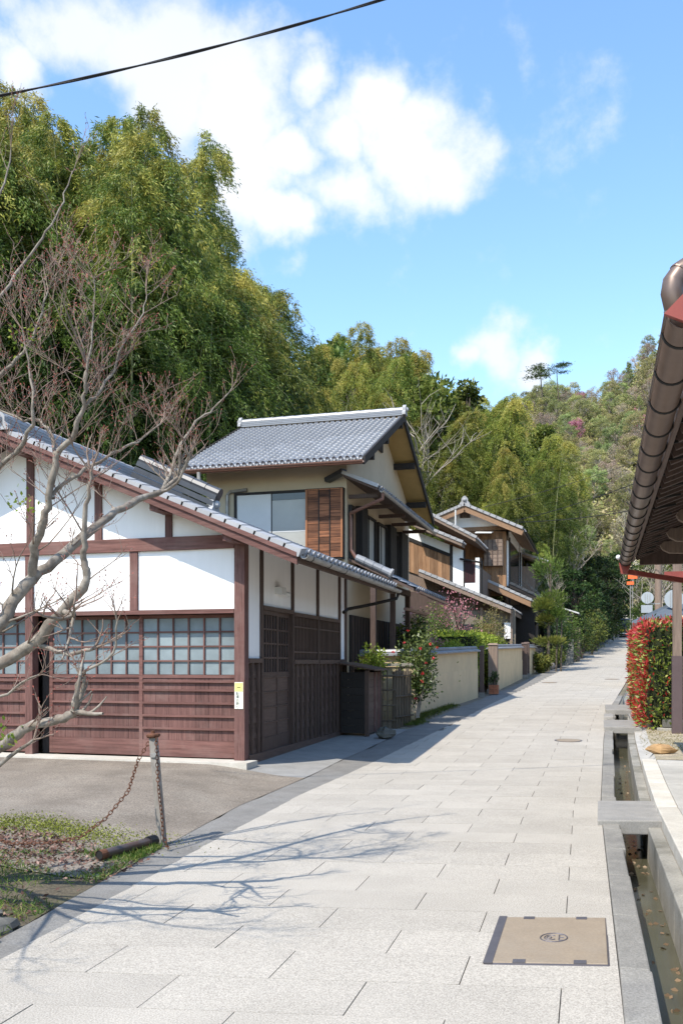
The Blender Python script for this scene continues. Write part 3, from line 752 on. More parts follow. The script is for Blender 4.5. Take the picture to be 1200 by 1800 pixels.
def PB(px, py, b):
    "x, z of the photograph's point on the plane y = b"
    d = at(px, py, 1.0)-Vector((CX,CY,CZ)); t = (b-CY)/d.y; return CX+d.x*t, CZ+d.z*t
def PA(px, py, a):
    "y, z of the photograph's point on the plane x = a"
    d = at(px, py, 1.0)-Vector((CX,CY,CZ)); t = (a-CX)/d.x; return CY+d.y*t, CZ+d.z*t
def boarded(parent, name, m, x0, x1, y0, y1, z0f, z1f, w, vertical=True, n=None):
    "row of upright boards on a wall facing the viewer; heights may slope"
    n = n or max(1, int(round((x1-x0)/w)))
    for i in range(n):
        a = x0+(x1-x0)*i/n+.004; b = x0+(x1-x0)*(i+1)/n-.004; j = random.uniform(0,.012)
        MB().hexa([(a,y0+j,z0f(a)),(b,y0+j,z0f(b)),(b,y1,z0f(b)),(a,y1,z0f(a)),(a,y0+j,z1f(a)),(b,y0+j,z1f(b)),(b,y1,z1f(b)),(a,y1,z1f(a))]).build(name, m, parent)

# ------------------------------------------------------------------ two-storey beige house
h2 = empty('house', (-2.3, 11, .3), 'beige two-storey house with silver tiled gable roof behind the garage', 'house')
HB, HR, HK = 6.7, 10.9, 15.3
ze, zrg = 5.93, 7.93
sl = (zrg-ze)/(HR-HB)
def zh(b): return ze+sl*(b-HB) if b < HR else zrg-sl*(b-HR)
AL_, AR_ = -4.45, .1
dk = MB()
for (b0, b1) in ((HB,HR),(HK,HR)):
    dk.hexa([(AL_,b0,zh(b0)),(AR_,b0,zh(b0)),(AR_,b1,zh(b1)),(AL_,b1,zh(b1)),(AL_,b0,zh(b0)+.07),(AR_,b0,zh(b0)+.07),(AR_,b1,zh(b1)+.07),(AL_,b1,zh(b1)+.07)])
r2 = dk.build('roof', M('ochre_soffit',(.36,.25,.10),.8,.1,3), h2)
up2 = Vector((0,1,sl)).normalized(); SL2 = (HR-HB)/up2.y
tile_roof(r2, (AL_-.02,HB-.05,ze+.06), (1,0,0), up2, int((AR_-AL_+.02)/.152), int(SL2/.205), TILE, w=.152, e=.205, limit=300)
tile_roof(r2, (AR_+.02,HK+.05,zh(HK)+.06), (-1,0,0), Vector((0,-1,sl)).normalized(), int((AR_-AL_)/.152), int(SL2/.205), TILE, w=.152, e=.205, limit=0)
ridge(r2, (AL_-.02,HR,zrg+.08), (AR_+.04,HR,zrg+.08), TILE, .22, .20); demon_tile(r2, (AR_+.0,HR,zrg+.1), (1,0,0), .3, VERGE); demon_tile(r2, (AL_+.0,HR,zrg+.1), (-1,0,0), .3, VERGE)
for (x, s_) in ((AR_,1),(AL_,-1)):
    for (b0, b1) in ((HB-.04,HR),(HK+.04,HR)):
        MB().hexa([(x,b0,zh(b0)-.06),(x+.05*s_,b0,zh(b0)-.06),(x+.05*s_,b1,zh(b1)-.06),(x,b1,zh(b1)-.06),(x,b0,zh(b0)+.13),(x+.05*s_,b0,zh(b0)+.13),(x+.05*s_,b1,zh(b1)+.13),(x,b1,zh(b1)+.13)]).build('bargeboard', WBLK, r2)
# walls
wx0, wx1, wy0, wy1 = -4.0, -.5, 7.5, 14.6
MB().poly([(wx1,wy0,.2),(wx1,wy1,.2),(wx1,wy1,zh(wy1)-.01),(wx1,HR,zrg-.01),(wx1,wy0,zh(wy0)-.01)], (-.12,0,0)).build('gable_wall', BEIGE, h2)
MB().poly([(wx0,wy0,.2),(wx0,wy1,.2),(wx0,wy1,zh(wy1)-.01),(wx0,HR,zrg-.01),(wx0,wy0,zh(wy0)-.01)], (.12,0,0)).build('gable_wall', BEIGE, h2)
bx('front_wall', BEIGE, h2, wx0+.121, wx1-.121, wy0, wy0+.12, .2, zh(wy0)-.01); bx('rear_wall', BEIGE, h2, wx0+.121, wx1-.121, wy1-.12, wy1, .2, zh(wy1)-.01)
for b in (7.7, 9.2, 10.85, 12.5, 14.2):
    bx('purlin', WBLK, h2, wx1+.001, AR_-.003, b-.07, b+.07, zh(b)-.22, zh(b)-.06)
gutter(h2, (AL_,HB-.12,ze+.02), (AR_+.03,HB-.12,ze+.0), .055, COPPER)
bx('eave_board', COPPER, h2, AL_, AR_, HB-.035, HB-.003, ze-.06, ze+.05)
MB().tube([(-3.78,HB-.12,ze-.05),(-3.78,HB-.12,ze-.2),(-3.78,wy0-.06,ze-.42),(-3.78,wy0-.06,ze-1.2)], .045, 8).build('downpipe', GUTG, h2)
# gable vent
bx('gable_vent', WBLK, h2, wx1+.001, wx1+.06, HR-.55, HR+.02, zrg-.85, zrg-.28)
# front window: shutters, screen, boarded shutter box
def F2(px, py): return PB(px, py, wy0)
xa, zt_ = F2(418, 872); xb, _ = F2(478, 872); xc, _ = F2(538, 872); xd, _ = F2(541, 868); xe, _ = F2(606, 868); zb_ = 3.95
fr = MB()
fr.box(xa-.07,xc+.03,wy0-.07,wy0-.002,zt_,zt_+.06); fr.box(xa-.07,xa,wy0-.068,wy0-.002,zb_,zt_-.001); fr.box(xa-.07,xc+.03,wy0-.07,wy0-.002,zb_-.06,zb_-.001)
wf = fr.build('window', WBLK, h2)
bx('shutter', SHUT, wf, xa+.002, xb-.004, wy0-.05, wy0-.03, zb_, zt_-.002); bx('sash', BLACKM, wf, xb-.003, xb+.02, wy0-.056, wy0-.03, zb_, zt_-.003)
bx('pane', M('grey_screen_glass',(.36,.36,.33),.3,.06,3,bump=0,spec=.5), wf, xb+.021, xc, wy0-.045, wy0-.03, zb_, zt_-.16); bx('transom', GLASSD, wf, xb+.021, xc, wy0-.046, wy0-.03, zt_-.155, zt_-.003)
bx('glazing_bar', SHUT, wf, xb+.022, xc-.001, wy0-.05, wy0-.0455, 4.55, 4.58)
tb = bx('shutter_box', WBLK, h2, xd, xe, wy0-.16, wy0-.002, zb_-.08, zt_+.05)
nb_ = 10
for i in range(nb_):
    za = zb_-.04+(zt_-zb_+.04)*i/nb_; zb2 = zb_-.04+(zt_-zb_+.04)*(i+1)/nb_
    for (u0, u1) in ((.06,.345),(.375,.64),(.67,.945)):
        bx('board', WPLANKH, tb, xd+(xe-xd)*u0, xd+(xe-xd)*u1, wy0-.176-random.uniform(0,.006), wy0-.161, za+.004, zb2-.004)
for u in (0,.345,.64,.945): bx('stile', M('orange_cedar',(.28,.115,.05),.6,.2,4,(8,8,.6)) if u in (0,.945) else WBLK, tb, xd+(xe-xd)*u+.002, xd+(xe-xd)*(u+.05 if u in (0,.945) else u+.026), wy0-.195, wy0-.1615, zb_-.04, zt_+.03)
bx('top_rail', MATS['orange_cedar'], tb, xd+.05, xe-.06, wy0-.195, wy0-.1775, zt_-.0, zt_+.03)
MB().tube([(xa-.25,wy0-.05,4.4),(xa-.25,wy0-.05,zt_+.02),(xa-.18,wy0-.05,zt_+.1),(xa+.25,wy0-.05,zt_+.13)], .04, 8).build('vent_pipe', STEEL, h2)
# street-side upper windows with dark shutter boxes between them
def S2(px, py): return PA(px, py, wx1)
for (b0, b1, kind_) in ((7.62,8.25,'w'),(8.3,8.85,'s'),(8.9,10.05,'w'),(10.35,11.3,'w'),(11.35,12.1,'s'),(12.15,12.75,'w'),(12.8,13.7,'s')):
    z0, z1 = 3.95, 5.15
    if kind_ == 's':
        s_ = bx('shutter_box', WBLK, h2, wx1+.001, wx1+.16, b0, b1, z0-.18, z1+.08)
        for i in range(3): bb0 = b0+(b1-b0)*i/3; bx('board', WBLK, s_, wx1+.161, wx1+.172, bb0+.01, bb0+(b1-b0)/3-.01, z0-.16, z1+.06)
    else:
        f_ = MB(); f_.box(wx1+.001,wx1+.09,b0,b1,z1-.05,z1); f_.box(wx1+.001,wx1+.09,b0,b1,z0-.05,z0); f_.box(wx1+.001,wx1+.088,b0,b0+.05,z0+.001,z1-.051); f_.box(wx1+.001,wx1+.088,b1-.05,b1,z0+.001,z1-.051)
        f_ = f_.build('window', WBLK, h2); mid = (b0+b1)/2
        bx('pane', CURT if b0 > 8 else WTAN, f_, wx1+.012, wx1+.02, b0+.052, mid-.012, z0+.002, z1-.052); bx('pane', CURT if b0 > 8 else WTAN, f_, wx1+.022, wx1+.03, mid+.012, b1-.052, z0+.002, z1-.052)
        bx('sash', WBLK, f_, wx1+.01, wx1+.04, mid-.011, mid+.011, z0+.002, z1-.052)
# pent roof above those windows
pb0, pb1 = 7.15, 14.0; pz0, pz1 = 5.36, 5.72; pa1 = .32
pent = MB().hexa([(wx1+.002,pb0,pz1),(pa1,pb0,pz0),(pa1,pb1,pz0),(wx1+.002,pb1,pz1),(wx1+.002,pb0,pz1+.05),(pa1,pb0,pz0+.05),(pa1,pb1,pz0+.05),(wx1+.002,pb1,pz1+.05)]).build('pent_roof', WDARK, h2)
upp = Vector((wx1-pa1,0,pz1-pz0)).normalized()
tile_roof(pent, (pa1+.03,pb0,pz0+.05), (0,1,0), upp, int((pb1-pb0)/.2), 4, TILE, w=.2, e=.22, limit=140)
MB().bar((wx1+.0,pb0,pz1+.09),(pa1+.02,pb0,pz0+.09),.12,.08).build('verge_tile', VERGE, pent)
MB().bar((wx1-.45,7.42,pz1-.02),(wx1+.03,7.18,pz1+.12),.18,.1).build('verge_tile', TILED, pent)
gutter(h2, (pa1+.09,pb0,pz0), (pa1+.09,pb1,pz0-.04), .05, GUTG)
MB().tube([(pa1+.09,pb0+.1,pz0-.06),(pa1+.09,pb0+.1,pz0-.18),(wx1+.07,pb0+.42,pz0-.42),(wx1+.07,pb0+.46,pz0-.55),(wx1+.07,pb0+.46,4.1),(wx1+.2,pb0+.46,3.9)], .042, 8).build('downpipe', COPPER, h2)
for k in range(5): bx('bracket', WDARKH, h2, wx1+.001, pa1-.12, pb0+.5+k*1.5, pb0+.57+k*1.5, pz0-.06, pz0+.03)
# lower roof over the street front
lb0, lb1 = 7.6, 11.6; la0, la1 = wx1, 1.05; lz0, lz1 = 3.12, 3.86
low = MB().hexa([(la0+.002,lb0,lz1),(la1,lb0,lz0),(la1,lb1,lz0),(la0+.002,lb1,lz1),(la0+.002,lb0,lz1+.06),(la1,lb0,lz0+.06),(la1,lb1,lz0+.06),(la0+.002,lb1,lz1+.06)]).build('lower_roof', WDARK, h2)
upl2 = Vector((la0-la1,0,lz1-lz0)).normalized()
tile_roof(low, (la1+.04,lb0+.05,lz0+.05), (0,1,0), upl2, int((lb1-lb0-.05)/.23), int((la1-la0)/.235), TILE, w=.23, e=.235, limit=200)
rp0 = Vector((la0+.2,lb0+.02,lz1+.06)); rp1 = Vector((la1-.55,lb0+.02,lz0+.42))
for i_ in range(4): MB().tube([rp0.lerp(rp1,i_/4), rp0.lerp(rp1,(i_+1)/4+.01)], [.085,.095], 12).build('ridge_tile', TILE, low)
MB().tube([rp1, rp1+(rp1-rp0).normalized()*.05], .115, 14).build('ridge_end_tile', VERGE, low)
gutter(h2, (la1+.1,lb0,lz0), (la1+.1,lb1,lz0-.03), .055, COPPER)
for b in (7.4, 9.4, 11.2):
    bx('porch_post', WDARK, h2, .1, .22, b-.06, b+.06, .3, lz0+.3)
bx('porch_beam', WDARKH, h2, .09, .23, 7.3, 11.3, lz0+.14, lz0+.28)
for (b0, b1) in ((7.7,9.3),(9.4,11.0),(11.1,13.5)):
    d_ = bx('lattice_door', WBLK, h2, wx1+.001, wx1+.05, b0, b1, .4, 2.6)
    for i in range(6): yy = b0+(b1-b0)*(i+.5)/6; bx('lattice_bar', WDARK, d_, wx1+.051, wx1+.075, yy-.02, yy+.02, .42, 2.58)
bx('storey_band', WBLK, h2, wx1+.001, wx1+.05, 7.5, 14.5, 3.5, 3.58)
for z_ in (2.75,): bx('porch_rail', COPPER, h2, .69, .76, 8.2, 11.0, 2.72, 2.78)

# ------------------------------------------------------------------ cedar-boarded house further up
h3 = empty('house', (-1.5, 33, 1), 'weathered cedar-boarded house with stepped tiled roofs and white panels', 'house')
B3 = 31.0
def l3(p, q): 
    (x0, z0), (x1, z1) = PB(*p, B3), PB(*q, B3); return lambda x: z0+(z1-z0)*(x-x0)/(x1-x0)
def slab_roof(parent, p, q, b0, b1, th, name, m=WGREY, tiles=True, vt=VERGE):
    "lean-to roof whose near edge runs from p (high) to q (low), both (x, z)"
    (x0, z0), (x1, z1) = p, q
    o = MB().hexa([(x0,b0,z0-th),(x1,b0,z1-th),(x1,b1,z1-th),(x0,b1,z0-th),(x0,b0,z0),(x1,b0,z1),(x1,b1,z1),(x0,b1,z0)]).build(name, m, parent)
    d = Vector((x0-x1,0,z0-z1)); L = d.length; d.normalize()
    if tiles:
        tile_roof(o, (x1+.04,b0+.12,z1+.0), (0,1,0), d, int((b1-b0-.12)/.27), int(L/.25), TILE, limit=0, e=.25)
        n = int(L/.3); nn = Vector((-d.z,0,d.x)); nn = nn if nn.z > 0 else -nn
        for i in range(n):
            a = Vector((x1+.03,b0+.06,z1))+d*(i*L/n); b = a+d*(L/n+.02)
            MB().bar(a+nn*(.055), b+nn*.04, .2, .13, nn).build('verge_tile', vt, o)
    return o
# upper storey roofs (two steps)
slab_roof(h3, PB(726,919,B3-.9), PB(811,954,B3-.9), B3-.9, B3+.1, .16, 'roof')
q3 = PB(833,944,B3-.3); slab_roof(h3, PB(740,896,B3-.3), q3, B3+.11, PA(876,966,q3[0])[0], .16, 'roof')
tl = l3((728,932),(836,975))
xl, _ = PB(700,940,B3); xp, _ = PB(790,940,B3); xw, _ = PB(806,950,B3); xs, _ = PB(814,950,B3); xr, _ = PB(836,950,B3); xq, _ = PB(842,950,B3)
zlow = l3((737,1004),(843,1042))
tw = lambda x: tl(x)-.03
boarded(h3, 'board', WPLANK, xl, xp, B3, B3+.08, lambda x: zlow(x)-.2, lambda x: tw(x)-.55, .19)
bx('corner_post', WBLK, h3, xp+.002, xp+.14, B3-.02, B3+.1, zlow(xp)-.2, tw(xp))
boarded(h3, 'plaster_panel', PLAST, xl, xp, B3+.02, B3+.08, lambda x: tw(x)-.53, lambda x: tw(x), 1.2)
MB().bar((xl,B3-.01,tw(xl)-.5),(xp,B3-.01,tw(xp)-.5),.06,.16).build('beam', WBLK, h3)
boarded(h3, 'plaster_panel', PLAST, xp+.142, xs, B3+.0, B3+.08, lambda x: zlow(x)-.1, lambda x: tw(x), .42)
bx('strut', WBLK, h3, xs+.001, xs+.06, B3-.02, B3+.09, zlow(xs)-.1, tw(xs))
w3 = bx('window', M('maroon_screen',(.045,.012,.014),.5,.1,3), h3, xs+.062, xr-.03, B3+.0, B3+.06, zlow(xr)+.42, tw(xr)-.25)
for i in range(4): bx('lattice_bar', WBLK, w3, xs+.1+i*(xr-xs-.16)/4, xs+.12+i*(xr-xs-.16)/4, B3-.02, B3-.001, zlow(xr)+.43, tw(xr)-.26)
bx('plaster_panel', PLAST, h3, xs+.062, xr-.03, B3+.01, B3+.07, zlow(xr)-.1, zlow(xr)+.418)
bx('plaster_panel', PLAST, h3, xr-.025, xq, B3-.01, B3+.08, zlow(xr)-.1, tw(xq)-.05)
bx('upper_wall', WGREY, h3, xl, xq-.01, B3+.085, B3+5.0, .9, zlow(xr)+1.2)
MB().tube([(xq+.1,B3-.15,tw(xq)-.1),(xq+.1,B3-.2,tw(xq)-.3),(xp+.5,B3-.1,tw(xp)-.7)],.05,6).build('downpipe', WBLK, h3)
MB().tube([(xq+.12,B3-.05,tw(xq)-.2),(xq+.12,B3-.05,zlow(xq)-.5)],.05,6).build('downpipe', BLACKM, h3)
MB().tube([(PB(800,900,B3+.5)[0],B3+.5,PB(800,935,B3+.5)[1]),(PB(800,900,B3+.5)[0],B3+.5,PB(800,896,B3+.5)[1])],.04,6).build('vent_pipe', SHUT, h3)
# long lower roof towards the street and the wall under it
p_, q_ = PB(735,1004,B3-1.2), PB(897,1070,B3-1.2)
slab_roof(h3, p_, q_, B3-1.2, max(B3, PA(943,1078,q_[0])[0]), .22, 'lower_roof')
xg0, _ = PB(790,1100,B3-.6); xg1, _ = PB(905,1100,B3-.6)
bx('lower_wall', WDARK, h3, xl, xg0, B3-.5, B3-.4, .9, PB(760,1030,B3-.5)[1]-.25)
bx('lower_wall', M('pale_grey_wall',(.20,.17,.135),.85,.1,3), h3, xg0+.002, xg1, B3-.5, B3-.4, .9, q_[1]-.02)
for px in (806,846,870,898):
    x, _ = PB(px,1100,B3-.55); bx('porch_post', WGREY, h3, x-.06, x+.06, B3-.66, B3-.55, .9, q_[1]+.1)
for (pa_, pb_, m_) in ((812,842,GLASSD),(850,868,WPLANK),(874,894,GLASSD)):
    bx('window', m_, h3, PB(pa_,1100,B3-.5)[0], PB(pb_,1100,B3-.5)[0], B3-.53, B3-.502, 2.0, 3.3)
bx('noren', WHITEP, h3, PB(886,1100,B3-.6)[0], PB(897,1100,B3-.6)[0], B3-.7, B3-.67, 2.6, 3.35)

# ------------------------------------------------------------------ gabled house beyond
h4 = empty('house', (1.0, 40, 1.2), 'gabled house of weathered boards and white plaster under a crested ridge', 'house')
B4 = 36.0
ax, az = PB(816,888,B4-.8); lx, lz = PB(760,912,B4-.8); rx, rz_ = PB(918,930,B4-.8)
r4 = MB()
for (x, z) in ((lx,lz),(rx,rz_)):
    r4.hexa([(x,B4-.8,z-.12),(ax,B4-.8,az-.12),(ax,B4+9,az-.12),(x,B4+9,z-.12),(x,B4-.8,z),(ax,B4-.8,az),(ax,B4+9,az),(x,B4+9,z)])
r4 = r4.build('roof', WTAN, h4)
dR = Vector((ax-rx,0,az-rz_)); tile_roof(r4, (rx+.04,B4-.6,rz_), (0,1,0), dR, 33, int(dR.length/.25), TILE, limit=0, e=.25)
dL = Vector((ax-lx,0,az-lz)); tile_roof(r4, (lx-.04,B4+8.8,lz), (0,-1,0), dL, 33, int(dL.length/.25), TILE, limit=0, e=.25)
for d_, (x, z) in ((dR,(rx,rz_)),(dL,(lx,lz))):
    n = 9
    for i in range(n):
        a = Vector((x,B4-.75,z+.06))+d_*(i/n); MB().bar(a, a+d_*(1/n+.01), .24, .14).build('verge_tile', VERGE, r4)
    MB().bar(Vector((x,B4-.78,z-.2)), Vector((ax,B4-.78,az-.2)), .05, .26).build('bargeboard', WTAN, r4)
ridge(r4, (ax,B4-.7,az+.02), (ax,B4+9,az+.02), VERGE, .3, .32); demon_tile(r4, (ax,B4-.72,az), (0,-1,0), .55, VERGE)
wr4, _ = PB(889,1000,B4); wl4, _ = PB(764,1000,B4)
slp = lambda x: (az+(lz-az)*(ax-x)/(ax-lx) if x < ax else az+(rz_-az)*(x-ax)/(rx-ax))-.13
bz4 = PB(800,928,B4)[1]
MB().poly([(lx+.3,B4,bz4),(rx-.2,B4,bz4),(rx-.2,B4,slp(rx-.2)),(ax,B4,slp(ax)),(lx+.3,B4,slp(lx+.3))],(0,.08,0)).build('plaster_panel', PLAST, h4)
v4 = bx('gable_vent', WBLK, h4, PB(808,900,B4)[0], PB(826,900,B4)[0], B4-.03, B4-.002, PB(808,911,B4)[1], PB(808,901,B4)[1])
for i in range(7): x = PB(809.5+i*2.4,900,B4)[0]; bx('lattice_bar', WGREY, v4, x-.02, x+.02, B4-.06, B4-.031, PB(808,911,B4)[1], PB(808,901,B4)[1])
bx('tie_beam', WTAN, h4, lx+.2, rx-.1, B4-.05, B4+.06, bz4-.22, bz4-.002)
zf4 = PB(860,1035,B4)[1]
boarded(h4, 'board', WPLANK, PB(780,1000,B4)[0], wr4, B4, B4+.06, lambda x: zf4-.4, lambda x: bz4-.225, .2)
s4 = bx('shutter_box', WGREY, h4, PB(851,1000,B4)[0], PB(884,1000,B4)[0], B4-.3, B4-.002, PB(851,996,B4)[1], PB(851,950,B4)[1])
for i in range(7):
    z0 = PB(851,996,B4)[1]; z1 = PB(851,950,B4)[1]; za = z0+(z1-z0)*i/7
    bx('board', WGREY, s4, PB(852,1000,B4)[0], PB(883,1000,B4)[0], B4-.325, B4-.302, za+.01, za+(z1-z0)/7-.01)
for px in (858,866,875): x = PB(px,1000,B4)[0]; bx('batten', WDARK, s4, x-.025, x+.025, B4-.35, B4-.326, PB(851,996,B4)[1], PB(851,950,B4)[1])
aw = PB(838,934,B4); aw2 = PB(867,934,B4)
MB().hexa([(aw[0],B4-.9,aw[1]-.22),(aw2[0],B4-.9,aw2[1]-.22),(aw2[0],B4-.01,aw2[1]-.05),(aw[0],B4-.01,aw[1]-.05),(aw[0],B4-.9,aw[1]-.17),(aw2[0],B4-.9,aw2[1]-.17),(aw2[0],B4-.01,aw2[1]),(aw[0],B4-.01,aw[1])]).build('awning', SHUT, h4)
# street side: dark tall window in white frame, then brown boards
bx('side_wall', WGREY, h4, wr4-.1, wr4, B4+.061, B4+9, 1, rz_-.15)
def q4(px, py): return PA(px, py, wr4)
for (p0, p1, y0, y1, m_, nm) in ((893,910,950,1030,GLASSD,'window'),(912,914.5,940,1034,PLAST,'plaster_panel'),(917,938,952,1030,WGREY,'board_wall'),(890,892.5,950,1030,PLAST,'plaster_panel'),(893,910,932,948,PLAST,'plaster_panel')):
    b0, z1 = q4(p0, y0); b1, _ = q4(p1, y0); _, z0 = q4(p0, y1)
    bx(nm, m_, h4, wr4+.002, wr4+.06, b0, b1, z0, z1)
for px in (891.5,911,915.5,926,937): b0, z1 = q4(px,935); bx('post', WBLK, h4, wr4+.061, wr4+.14, b0, b0+.14, 1.2, rz_-.2)
gutter(h4, (rx+.12,B4-.8,rz_-.08), (rx+.12,B4+9,rz_-.12), .08, BLACKM)
# second roof step, and the lower roofs towards the street
slab_roof(h4, PB(846,1018,B4-1.5), PB(932,1056,B4-1.5), B4-1.5, B4+.0, .32, 'lower_roof', WTAN)
slab_roof(h4, PB(897,1028,B4+1), PB(948,1052,B4+1), B4+.2, B4+9, .2, 'lower_roof', WBLK, vt=TILED)
bx('lower_wall', WBLK, h4, PB(800,1000,B4)[0], PB(938,1000,B4-.8)[0], B4-.4, B4-.3, 1.0, PB(932,1060,B4-1.5)[1])
slab_roof(h4, (rx-.9,rz_-.1), (rx+.9,rz_-.75), B4+9.1, B4+13, .15, 'roof')
bx('lean_to_wall', WGREY, h4, wr4, wr4+.8, B4+9.2, B4+13.5, 1.2, rz_-.9)

# ------------------------------------------------------------------ small dark bin shed beside the garage
shd = empty('bin_shed', (.45, 5.6, 0), 'dark boarded bin shed with sloping lid at the garage end', 'shed')
sx0, sx1, sy0, sy1 = .04, .62, 5.1, 6.2
for k in range(8):
    za = .06+k*.155; bx('board', WBLK, shd, sx0, sx1-.075, sy0, sy0+.03, za, za+.15)
    bx('board', WDARKH, shd, sx1-.03, sx1-.002, sy0+.08, sy1, za, za+.15)
for y in (sy0-.01, sy1-.06): bx('post', WDARK, shd, sx1-.072, sx1+.01, y, y+.08, .0, 1.33)
for y in (5.6, 5.95): bx('batten', WRED, shd, sx1-.001, sx1+.02, y, y+.05, .06, 1.3)
bx('inner_panel', WBLK, shd, sx0, sx1-.08, sy1-.03, sy1, .02, 1.35)
MB().hexa([(sx0-.02,sy0-.12,1.47),(sx1+.16,sy0-.12,1.33),(sx1+.16,sy1+.1,1.33),(sx0-.02,sy1+.1,1.47),(sx0-.02,sy0-.12,1.5),(sx1+.16,sy0-.12,1.36),(sx1+.16,sy1+.1,1.36),(sx0-.02,sy1+.1,1.5)]).build('lid', WDARKH, shd)
# bamboo lattice fence
bf = empty('bamboo_fence', (.75, 6.9, .02), 'dark bamboo lattice fence panel between bin shed and block wall', 'fence')
for i, x in enumerate((.30,.42,.54,.66)):
    MB().tube([(x,6.62+.02*i,.02),(x+random.uniform(-.02,.02),6.62+.02*i,1.33)], .016, 6).build('bamboo_pole', BAMB, bf)
for z in (.22,.55,.88,1.2): MB().tube([(.2,6.6,z),(.84,6.68,z+.01)], .02, 6).build('bamboo_rail', BAMB, bf)
for i in range(7):
    MB().tube([(.78+i*.028,6.72+i*.15,.0),(.79+i*.028,6.72+i*.15,1.33+random.uniform(-.04,.05))], .036, 7).build('bamboo_pole', BAMB, bf)
for z in (.3,.75,1.2): MB().tube([(.83,6.68,z),(1.02,7.7,z)], .018, 6).build('bamboo_rail', BAMB, bf)
def boulder(name, c, r, sc, m, label):
    random.seed(hash(label) % 1000 if False else len(label))
    o = MB().ball(c, r, 8, 6, sc, .2).build(name, m, None, smooth=False, bevel=0, label=label, cat='stone'); return o
boulder('stone', (1.02,4.9,.08), .2, (1.0,.75,.65), ROCKD, 'dark rounded stone at the foot of the bin shed')
boulder('stone', (6.06,2.95,g(6.06,2.95)+.06), .2, (1.15,.55,.42), ROCK, 'flat ochre rock lying on the right-hand pavement edge')

# ------------------------------------------------------------------ block wall and clay garden walls
bw = empty('block_wall', (.6, 7.9, .2), 'low mossy concrete block wall beside the bamboo fence', 'wall')
zb0 = .1
for r in range(5):
    for c in range(3):
        x0 = -.1+c*.4-(.2 if r % 2 else 0); x1 = x0+.392
        x0 = max(x0,-.1); x1 = min(x1, 1.02)
        if x1-x0 < .05: continue
        bx('block', BLOCK, bw, x0, x1, 7.9, 8.05, zb0+r*.26, zb0+r*.26+.252, bevel=.008)
bx('capping', DITCH, bw, -.12, 1.05, 7.86, 8.09, zb0+1.305, zb0+1.38)
def clay_wall(label, pts, z0s, tops, th=.16, tile=.3, faces=None):
    root = empty('clay_wall', (pts[0][0], pts[0][1], z0s[0]), label, 'wall', 'clay garden walls')
    for (p, q, za, zb, t0, t1) in zip(pts, pts[1:], z0s, z0s[1:], tops, tops[1:]):
        d = Vector((q[0]-p[0], q[1]-p[1], 0)); L = d.length; d.normalize(); s = Vector((d.y,-d.x,0))
        P = Vector((p[0],p[1],0)); Q = Vector((q[0],q[1],0))
        def slab(o0, o1, zl0, zl1, zh0, zh1, nm, m, a=0, b=1):
            A_ = P+d*(L*a); B_ = P+d*(L*b)
            MB().hexa([A_+s*o0+Vector((0,0,zl0)),A_+s*o1+Vector((0,0,zl0)),B_+s*o1+Vector((0,0,zl1)),B_+s*o0+Vector((0,0,zl1)),A_+s*o0+Vector((0,0,zh0)),A_+s*o1+Vector((0,0,zh0)),B_+s*o1+Vector((0,0,zh1)),B_+s*o0+Vector((0,0,zh1))]).build(nm, m, root)
        mid0, mid1 = za+(t0-za)*.55, zb+(t1-zb)*.55
        slab(-th, 0, za-.3, zb-.3, mid0, mid1, 'wall_base', CLAY); slab(-th+.012, -.012, mid0, mid1, t0-.07, t1-.07, 'wall_face', CLAY)
        n = max(1, int(L/tile))
        for i in range(n):
            a, b = i/n, (i+1)/n-.002; f = lambda u, x, y: x+(y-x)*u
            A_ = P+d*(L*a); B_ = P+d*(L*b); za_, zb_2 = f(a,t0,t1), f(b,t0,t1)
            c_ = s*(-th/2)
            MB().tube([A_+c_+Vector((0,0,za_-.005)),B_+c_+Vector((0,0,zb_2-.005))],[.058,.064],8).build('coping_tile', TILE, root)
            for sg_ in (-1,1):
                e0 = c_+s*(sg_*.17); MB().hexa([A_+c_+Vector((0,0,za_-.07)),B_+c_+Vector((0,0,zb_2-.07)),B_+e0+Vector((0,0,zb_2-.11)),A_+e0+Vector((0,0,za_-.11)),A_+c_+Vector((0,0,za_-.01)),B_+c_+Vector((0,0,zb_2-.01)),B_+e0+Vector((0,0,zb_2-.075)),A_+e0+Vector((0,0,za_-.075))]).build('coping_tile', TILE, root)
    return root
clay_wall('ochre clay wall turning the corner behind the camellia bush', [(-.48,8.4),(.80,8.4),(1.42,16.0)], [.36,.38,.5], [1.75,1.76,1.95])
clay_wall('ochre clay wall between the two garden gates', [(1.62,18.4),(1.9,27.0)], [.55,.85], [2.05,2.22])
clay_wall('short far end of the ochre clay wall beyond the second gate', [(1.95,28.6),(2.1,32.4)], [.9,1.05], [2.25,2.3])
def gate_post(x, y, h, label, w=.22, m=WGREY):
    z = g(x,y); t = empty('gate_post', (x,y,z), label, 'gate post', 'garden gate posts')
    bx('shaft', m, t, x-w/2, x+w/2, y-w/2, y+w/2, z-.2, z+h); MB().hexa([(x-w*.6,y-w*.6,z+h),(x+w*.6,y-w*.6,z+h),(x+w*.6,y+w*.6,z+h),(x-w*.6,y+w*.6,z+h),(x-w*.4,y-w*.4,z+h+.06),(x+w*.4,y-w*.4,z+h+.06),(x+w*.4,y+w*.4,z+h+.06),(x-w*.4,y+w*.4,z+h+.06)]).build('cap', m, t)
    bx('base', GRAN, t, x-w*.62, x+w*.62, y-w*.62, y+w*.62, z-.2, z+.12)
gate_post(1.50,16.3,1.55,'slim dark wooden post at the end of the camellia wall',.13,WDARK)
gate_post(1.66,18.1,1.6,'broad grey wooden gate post in front of the clipped hedge',.3)
gate_post(1.96,27.3,1.45,'dark gate post at the second garden gate',.24,WDARK); gate_post(1.98,28.3,1.45,'dark far post of the second garden gate',.24,WDARK)
